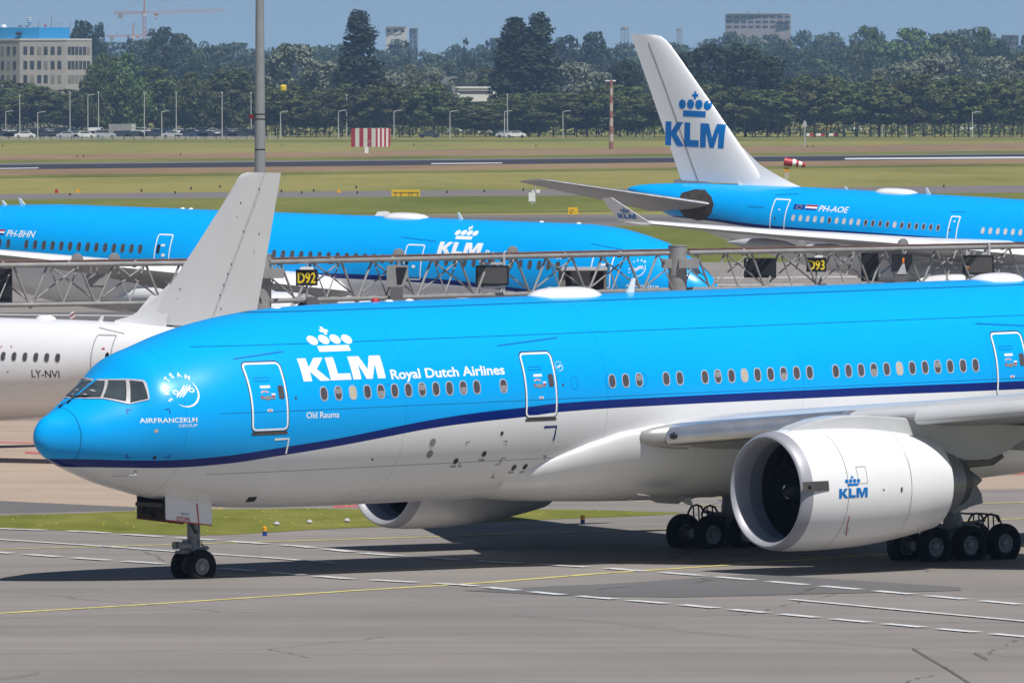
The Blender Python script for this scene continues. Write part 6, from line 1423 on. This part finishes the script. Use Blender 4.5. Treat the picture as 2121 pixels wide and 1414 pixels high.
lm_dark = leafmat("dark_foliage", (.014, .024, .010), (.026, .042, .016), (.045, .062, .024), .2)
lm_silver = leafmat("silver_foliage", (.085, .105, .070), (.16, .18, .125), (.28, .30, .22), .15)
lm_far = leafmat("far_foliage", (.032, .048, .020), (.055, .078, .030), (.095, .115, .045), .3)
m_bark = mat("pale_bark", (.20, .18, .15), .8, var=.3, scale=3); m_barkd = mat("dark_bark", (.06, .05, .04), .85, var=.3, scale=3)
SHAPES = {  # crown radius over crown height
    'oval': lambda t: max(0.05, math.sin(math.pi * min(1, t * .9 + .08)) ** .65), 'dome': lambda t: max(.05, (1 - t ** 2.2) ** .55 * min(1, .55 + t * 1.6)),
    'spire': lambda t: max(.04, min(1, .55 + 2.2 * t) * (1 - t ** 1.7) ** .55), 'ragged': lambda t: max(.06, (1 - abs(2 * t - .9) ** 2.4 if abs(2 * t - .9) < 1 else .05) ** .5)}
def tree_proto(seed, kind, base, rad, n, leaf, lm, bk, clumps=46, cr=.26):
    """unit tree: height 1, crown from base to 1, crown radius rad"""
    g_ = np.random.default_rng(seed); f = SHAPES[kind]; hc = 1 - base; C_ = []
    while len(C_) < clumps:
        t = g_.uniform(.02, .97); r = f(t) * rad * (g_.uniform(.35, 1.0) ** .6); a = g_.uniform(0, 6.2832)
        C_.append((r * math.cos(a) * g_.uniform(.75, 1.1), r * math.sin(a), base + hc * t, g_.uniform(.6, 1.25) * cr * rad * (.55 + .6 * f(t))))
    C_ = np.array(C_); k = g_.choice(len(C_), n, p=C_[:, 3] ** 2 / (C_[:, 3] ** 2).sum())
    d = g_.normal(size=(n, 3)); d /= np.linalg.norm(d, axis=1)[:, None]; rr = g_.uniform(.35, 1.0, n) ** .5
    P = C_[k, :3] + d * (C_[k, 3] * rr)[:, None] * np.array([1, 1, .62 if kind != 'spire' else 1.1])
    P[:, 2] = np.clip(P[:, 2], base * .92, 1.0)
    nrm = d + g_.normal(0, .55, (n, 3)) + np.array([0, 0, .35]); nrm /= np.linalg.norm(nrm, axis=1)[:, None]
    a = np.cross(nrm, g_.normal(size=(n, 3))); a /= np.linalg.norm(a, axis=1)[:, None]; b = np.cross(nrm, a)
    s_ = (leaf * g_.uniform(.6, 1.35, n))[:, None]; a *= s_; b *= s_ * .62
    V = np.stack([P - a, P - b * .9, P + a, P + b * .9], 1).reshape(-1, 3); F = np.arange(4 * n).reshape(-1, 4)
    cm = bpy.data.meshes.new("crown"); cm.from_pydata(V.tolist(), [], F.tolist()); cm.materials.append(lm)
    mb = MB(); mb.tube((0, 0, -.01), (0, 0, base + hc * .55), .017, .007, n=7)
    for i in range(6):
        z = base * .8 + hc * .08 * i; an = g_.uniform(0, 6.28); q = rad * .6
        mb.tube((0, 0, z), (math.cos(an) * q, math.sin(an) * q, z + hc * .22), .007, .003, n=5)
    tm = bpy.data.meshes.new("trunk"); tm.from_pydata(mb.v, [], mb.f); tm.materials.append(bk)
    return cm, tm
PR = {
    'row': [tree_proto(20 + i, 'oval', .25 + .03 * (i % 3), .24 + .02 * (i % 2), 2600, .026, lm_row, m_bark, 40, .34) for i in range(6)],
    'green': [tree_proto(40 + i, 'dome', .10, .40, 3800, .026, lm_green, m_barkd, 50, .32) for i in range(4)],
    'dark': [tree_proto(50 + i, 'dome', .06, .42, 4000, .025, lm_dark, m_barkd, 50, .32) for i in range(3)],
    'silver': [tree_proto(60 + i, 'dome', .12, .42, 4000, .024, lm_silver, m_barkd, 60, .28) for i in range(3)],
    'poplar': [tree_proto(70 + i, 'spire', .05, .125, 6500, .015, lm_dark, m_barkd, 170, .42) for i in range(3)],
    'far': [tree_proto(80 + i, 'dome', .03, .46, 3400, .030, lm_far, m_barkd, 40, .34) for i in range(5)],
    'fir': [tree_proto(90, 'spire', .05, .16, 1300, .03, lm_dark, m_barkd, 50)]}
def tree(kind, u, vt, Y, wd, label, group=None, name="tree"):
    """tree whose top stands at photo row vt; wd = crown width in photo pixels"""
    if Y >= 3790: Y = 4600 + (Y - 3800) * 2.2
    k = ppm(Y); h = at(u, vt, Y).z; pr = PR[kind]; cm, tm = pr[rnd.randrange(len(pr))]
    rad = float(np.percentile([abs(v.co.x) for v in list(cm.vertices)[::5]], 93)); s_ = wd / k / 2 / rad
    o = empty(name, (at(u, 200, Y).x, Y, 0), rnd.uniform(0, 6.28)); o.scale = (s_, s_, h)
    for nm, me in (("crown", cm), ("trunk", tm)):
        c = bpy.data.objects.new(nm, me); COL.objects.link(c); c.parent = o
        if nm == "trunk": c.scale = (h / s_ * .8, h / s_ * .8, 1) if s_ > 0 else (1, 1, 1)
    return tag(o, label, "tree", group)
def prof(P, u):
    for (a, va), (b, vb) in zip(P, P[1:]):
        if u <= b: return va + (vb - va) * (u - a) / (b - a)
    return P[-1][1]
ROW = [(-80, 172), (60, 168), (130, 178), (170, 192), (210, 185), (250, 175), (350, 168), (440, 163), (530, 172), (620, 184), (700, 178), (800, 168), (900, 172), (935, 196), (990, 214), (1020, 200), (1060, 186), (1130, 200), (1200, 188), (1300, 180), (1600, 166), (1700, 160), (1800, 162), (1900, 158), (2000, 162), (2200, 166)]
u = -60.0
while u < 2190:                                     # the dense row behind the airfield, two trees deep
    for Y, dv in ((3165, 12), (3235, 0)):
        uu = u + rnd.uniform(-7, 7)
        if uu < 550: Y += 290
        if 1330 < uu < 1560 and not dv: continue
        tree('row', uu, prof(ROW, uu) + dv + rnd.uniform(-7, 12), Y + rnd.uniform(-18, 18), rnd.uniform(52, 80), "slim dark green tree in the dense row beyond the runway" if dv else "dark green tree in the second rank behind the row beyond the runway", "trees in the dense row beyond the runway" if dv else "trees in the second rank beyond the runway")
    u += rnd.uniform(19, 27)
for kind, u, vt, Y, wd, lab in (
    ('poplar', 742, 21, 3300, 84, "tall dark poplar standing alone right of the grey mast"), ('poplar', 1066, 33, 3290, 74, "left one of the two tall poplars"), ('poplar', 1116, 26, 3280, 78, "right and taller one of the two tall poplars"), ('poplar', 1090, 95, 3275, 95, "lower dark tree between the feet of the two tall poplars"),
    ('silver', 605, 92, 3330, 108, "silvery willow right of the grey mast"), ('silver', 672, 128, 3320, 90, "smaller silvery willow left of the lone tall poplar"), ('silver', 812, 150, 3330, 90, "pale silvery tree right of the lone tall poplar"), ('silver', 856, 134, 3370, 54, "slim silvery tree below the white tower block"), ('silver', 975, 150, 3600, 50, "pale green tree behind the white hall"), ('silver', 925, 168, 3520, 46, "small pale tree beside the barrel-roofed building"), ('silver', 895, 140, 3640, 60, "pale tree left of the barrel roofed building"), ('green', 1015, 138, 3640, 60, "bright green tree left of the two tall poplars"), ('silver', 1190, 130, 3330, 100, "silvery willow right of the two tall poplars"), ('silver', 1240, 150, 3320, 70, "smaller silvery willow beside the striped mast"),
    ('silver', 1880, 128, 3420, 90, "silvery bush-like tree behind the row at right"), ('silver', 1945, 112, 3430, 110, "broad silvery willow behind the row at right"), ('silver', 2060, 118, 3420, 100, "silvery willow in the right corner behind the row"), ('silver', 2110, 112, 3440, 80, "silvery willow cut by the right edge"), ('silver', 1820, 142, 3420, 60, "small silvery tree left of the broad willow at right"),
    ('dark', 1545, 92, 3215, 140, "huge dark round tree right of the white tail fin"), ('dark', 1480, 94, 3225, 130, "dark broad tree seen beside the white fin's leading edge"), ('dark', 1590, 120, 3205, 90, "dark tree at the right foot of the huge dark tree"), ('dark', 1430, 110, 3240, 110, "dark tree half hidden by the white tail fin"), ('dark', 1300, 128, 3260, 90, "dark tree left of the white tail fin"),
    ('green', 215, 108, 3345, 70, "mid green tree right of the beige office building"), ('green', 262, 112, 3340, 90, "broad mid green tree behind the row at left"), ('green', 200, 142, 3335, 60, "low green tree at the office building's right corner"), ('green', 330, 138, 3360, 100, "broad green tree in the middle of the left woods"), ('green', 400, 150, 3350, 90, "low broad green tree left of the grey mast"), ('green', 480, 138, 3360, 100, "rounded green tree just left of the grey mast"),
    ('dark', 330, 57, 3800, 90, "tall dark tree in front of the large orange crane"), ('dark', 172, 45, 3900, 84, "dark tree top rising behind the blue rooftop storey"), ('dark', 205, 48, 3900, 40, "slim dark tree right of the blue rooftop storey"), ('fir', 268, 75, 3850, 22, "small dark conifer left of the large crane's mast"), ('fir', 257, 88, 3850, 14, "smallest dark conifer left of the large crane's mast"),
    ('far', 382, 72, 3950, 100, "rounded tree right of the large crane in the far woods"), ('far', 450, 82, 4000, 110, "broad tree in the far woods left of the mast"), ('far', 420, 100, 3800, 90, "lower broad tree in the left far woods"), ('fir', 965, 78, 4400, 20, "small dark conifer between the two poplar stands"), ('fir', 1010, 82, 4400, 18, "slim dark conifer left of the two tall poplars"), ('fir', 843, 84, 4200, 18, "slim dark conifer below the white tower block"), ('dark', 1230, 68, 3900, 90, "dark tree between the poplars and the white fin"), ('dark', 1178, 74, 3950, 70, "dark tree just right of the tall poplars"), ('dark', 970, 112, 3900, 56, "dark rounded tree above the white hall"),
    ('green', 1800, 54, 3900, 80, "airy tall tree at right with sky behind its crown"), ('green', 1880, 58, 3850, 130, "broad green tree dome at upper right"), ('green', 1960, 62, 3860, 110, "green domed tree right of the broad dome"), ('green', 2030, 58, 3880, 100, "green domed tree near the right edge"), ('dark', 2075, 84, 3900, 60, "dark tree at the right edge below the plum building")):
    tree(kind, u, vt, Y, wd, lab, name="poplar_tree" if kind == 'poplar' else "willow_tree" if kind == 'silver' else "conifer_tree" if kind == 'fir' else "tree")
FARP = [(-80, 80), (60, 70), (140, 62), (230, 92), (300, 80), (380, 76), (460, 82), (560, 90), (640, 88), (700, 86), (780, 82), (850, 92), (930, 96), (1020, 92), (1100, 86), (1200, 80), (1300, 92), (1400, 82), (1480, 78), (1560, 66), (1640, 66), (1700, 72), (1770, 68), (1850, 62), (1950, 64), (2060, 68), (2200, 88)]
for Y, dv, st, wd0, lab, grp in ((4800, 0, 44, 84, "hazy blue-green tree on the skyline of the far woods", "trees on the skyline of the far woods"), (4250, 14, 50, 96, "blue-green tree in the middle of the far woods", "trees in the middle of the far woods"), (3860, 46, 52, 96, "rounded green tree in the nearer far woods", "trees in the nearer far woods")):
    u = -70.0
    while u < 2190:
        uu = u + rnd.uniform(-12, 12)
        tree('far', uu, prof(FARP, uu) + dv + rnd.uniform(-7, 12), Y + rnd.uniform(-60, 60), wd0 * rnd.uniform(.75, 1.2), lab, grp); u += st
# low scrub at the foot of the row
mb = MB(); g_ = np.random.default_rng(5)
for i in range(9000):
    u = g_.uniform(-100, 2220); Y = (g_.uniform(3520, 3600) if u < 550 else g_.uniform(3290, 3420)); x = (u - 1060) / FPX * Y; z = g_.uniform(.1, 5.5) ; a = g_.uniform(0, 6.28); s_ = g_.uniform(.4, .9)
    mb.add([(x - math.cos(a) * s_, Y - math.sin(a) * s_, z), (x, Y, z - s_ * .6), (x + math.cos(a) * s_, Y + math.sin(a) * s_, z), (x + .1, Y + g_.normal(0, .3), z + s_ * .7)], [(0, 1, 2, 3)])
tag(mb.build("undergrowth", lm_row, fix=False), "dark tangled undergrowth below the tree row beyond the runway", "undergrowth", kind="stuff")

# ------------------------------------------------------------------ air
hz = MB().box((0, 5000, 59.5), (3000, 10200, 121)).build("haze", []); hm = bpy.data.materials.new("haze_air"); hm.use_nodes = True
ht = hm.node_tree; ht.nodes.clear(); ho = ht.nodes.new("ShaderNodeOutputMaterial"); hv = ht.nodes.new("ShaderNodeVolumePrincipled")
hv.inputs["Color"].default_value = (.42, .66, 1.0, 1); hv.inputs["Density"].default_value = .000066; hv.inputs["Anisotropy"].default_value = 0.1
ht.links.new(hv.outputs[0], ho.inputs["Volume"]); hz.data.materials.append(hm); hz["kind"] = "stuff"; hz["label"] = "thin blue air haze over the airfield"; hz["category"] = "haze"
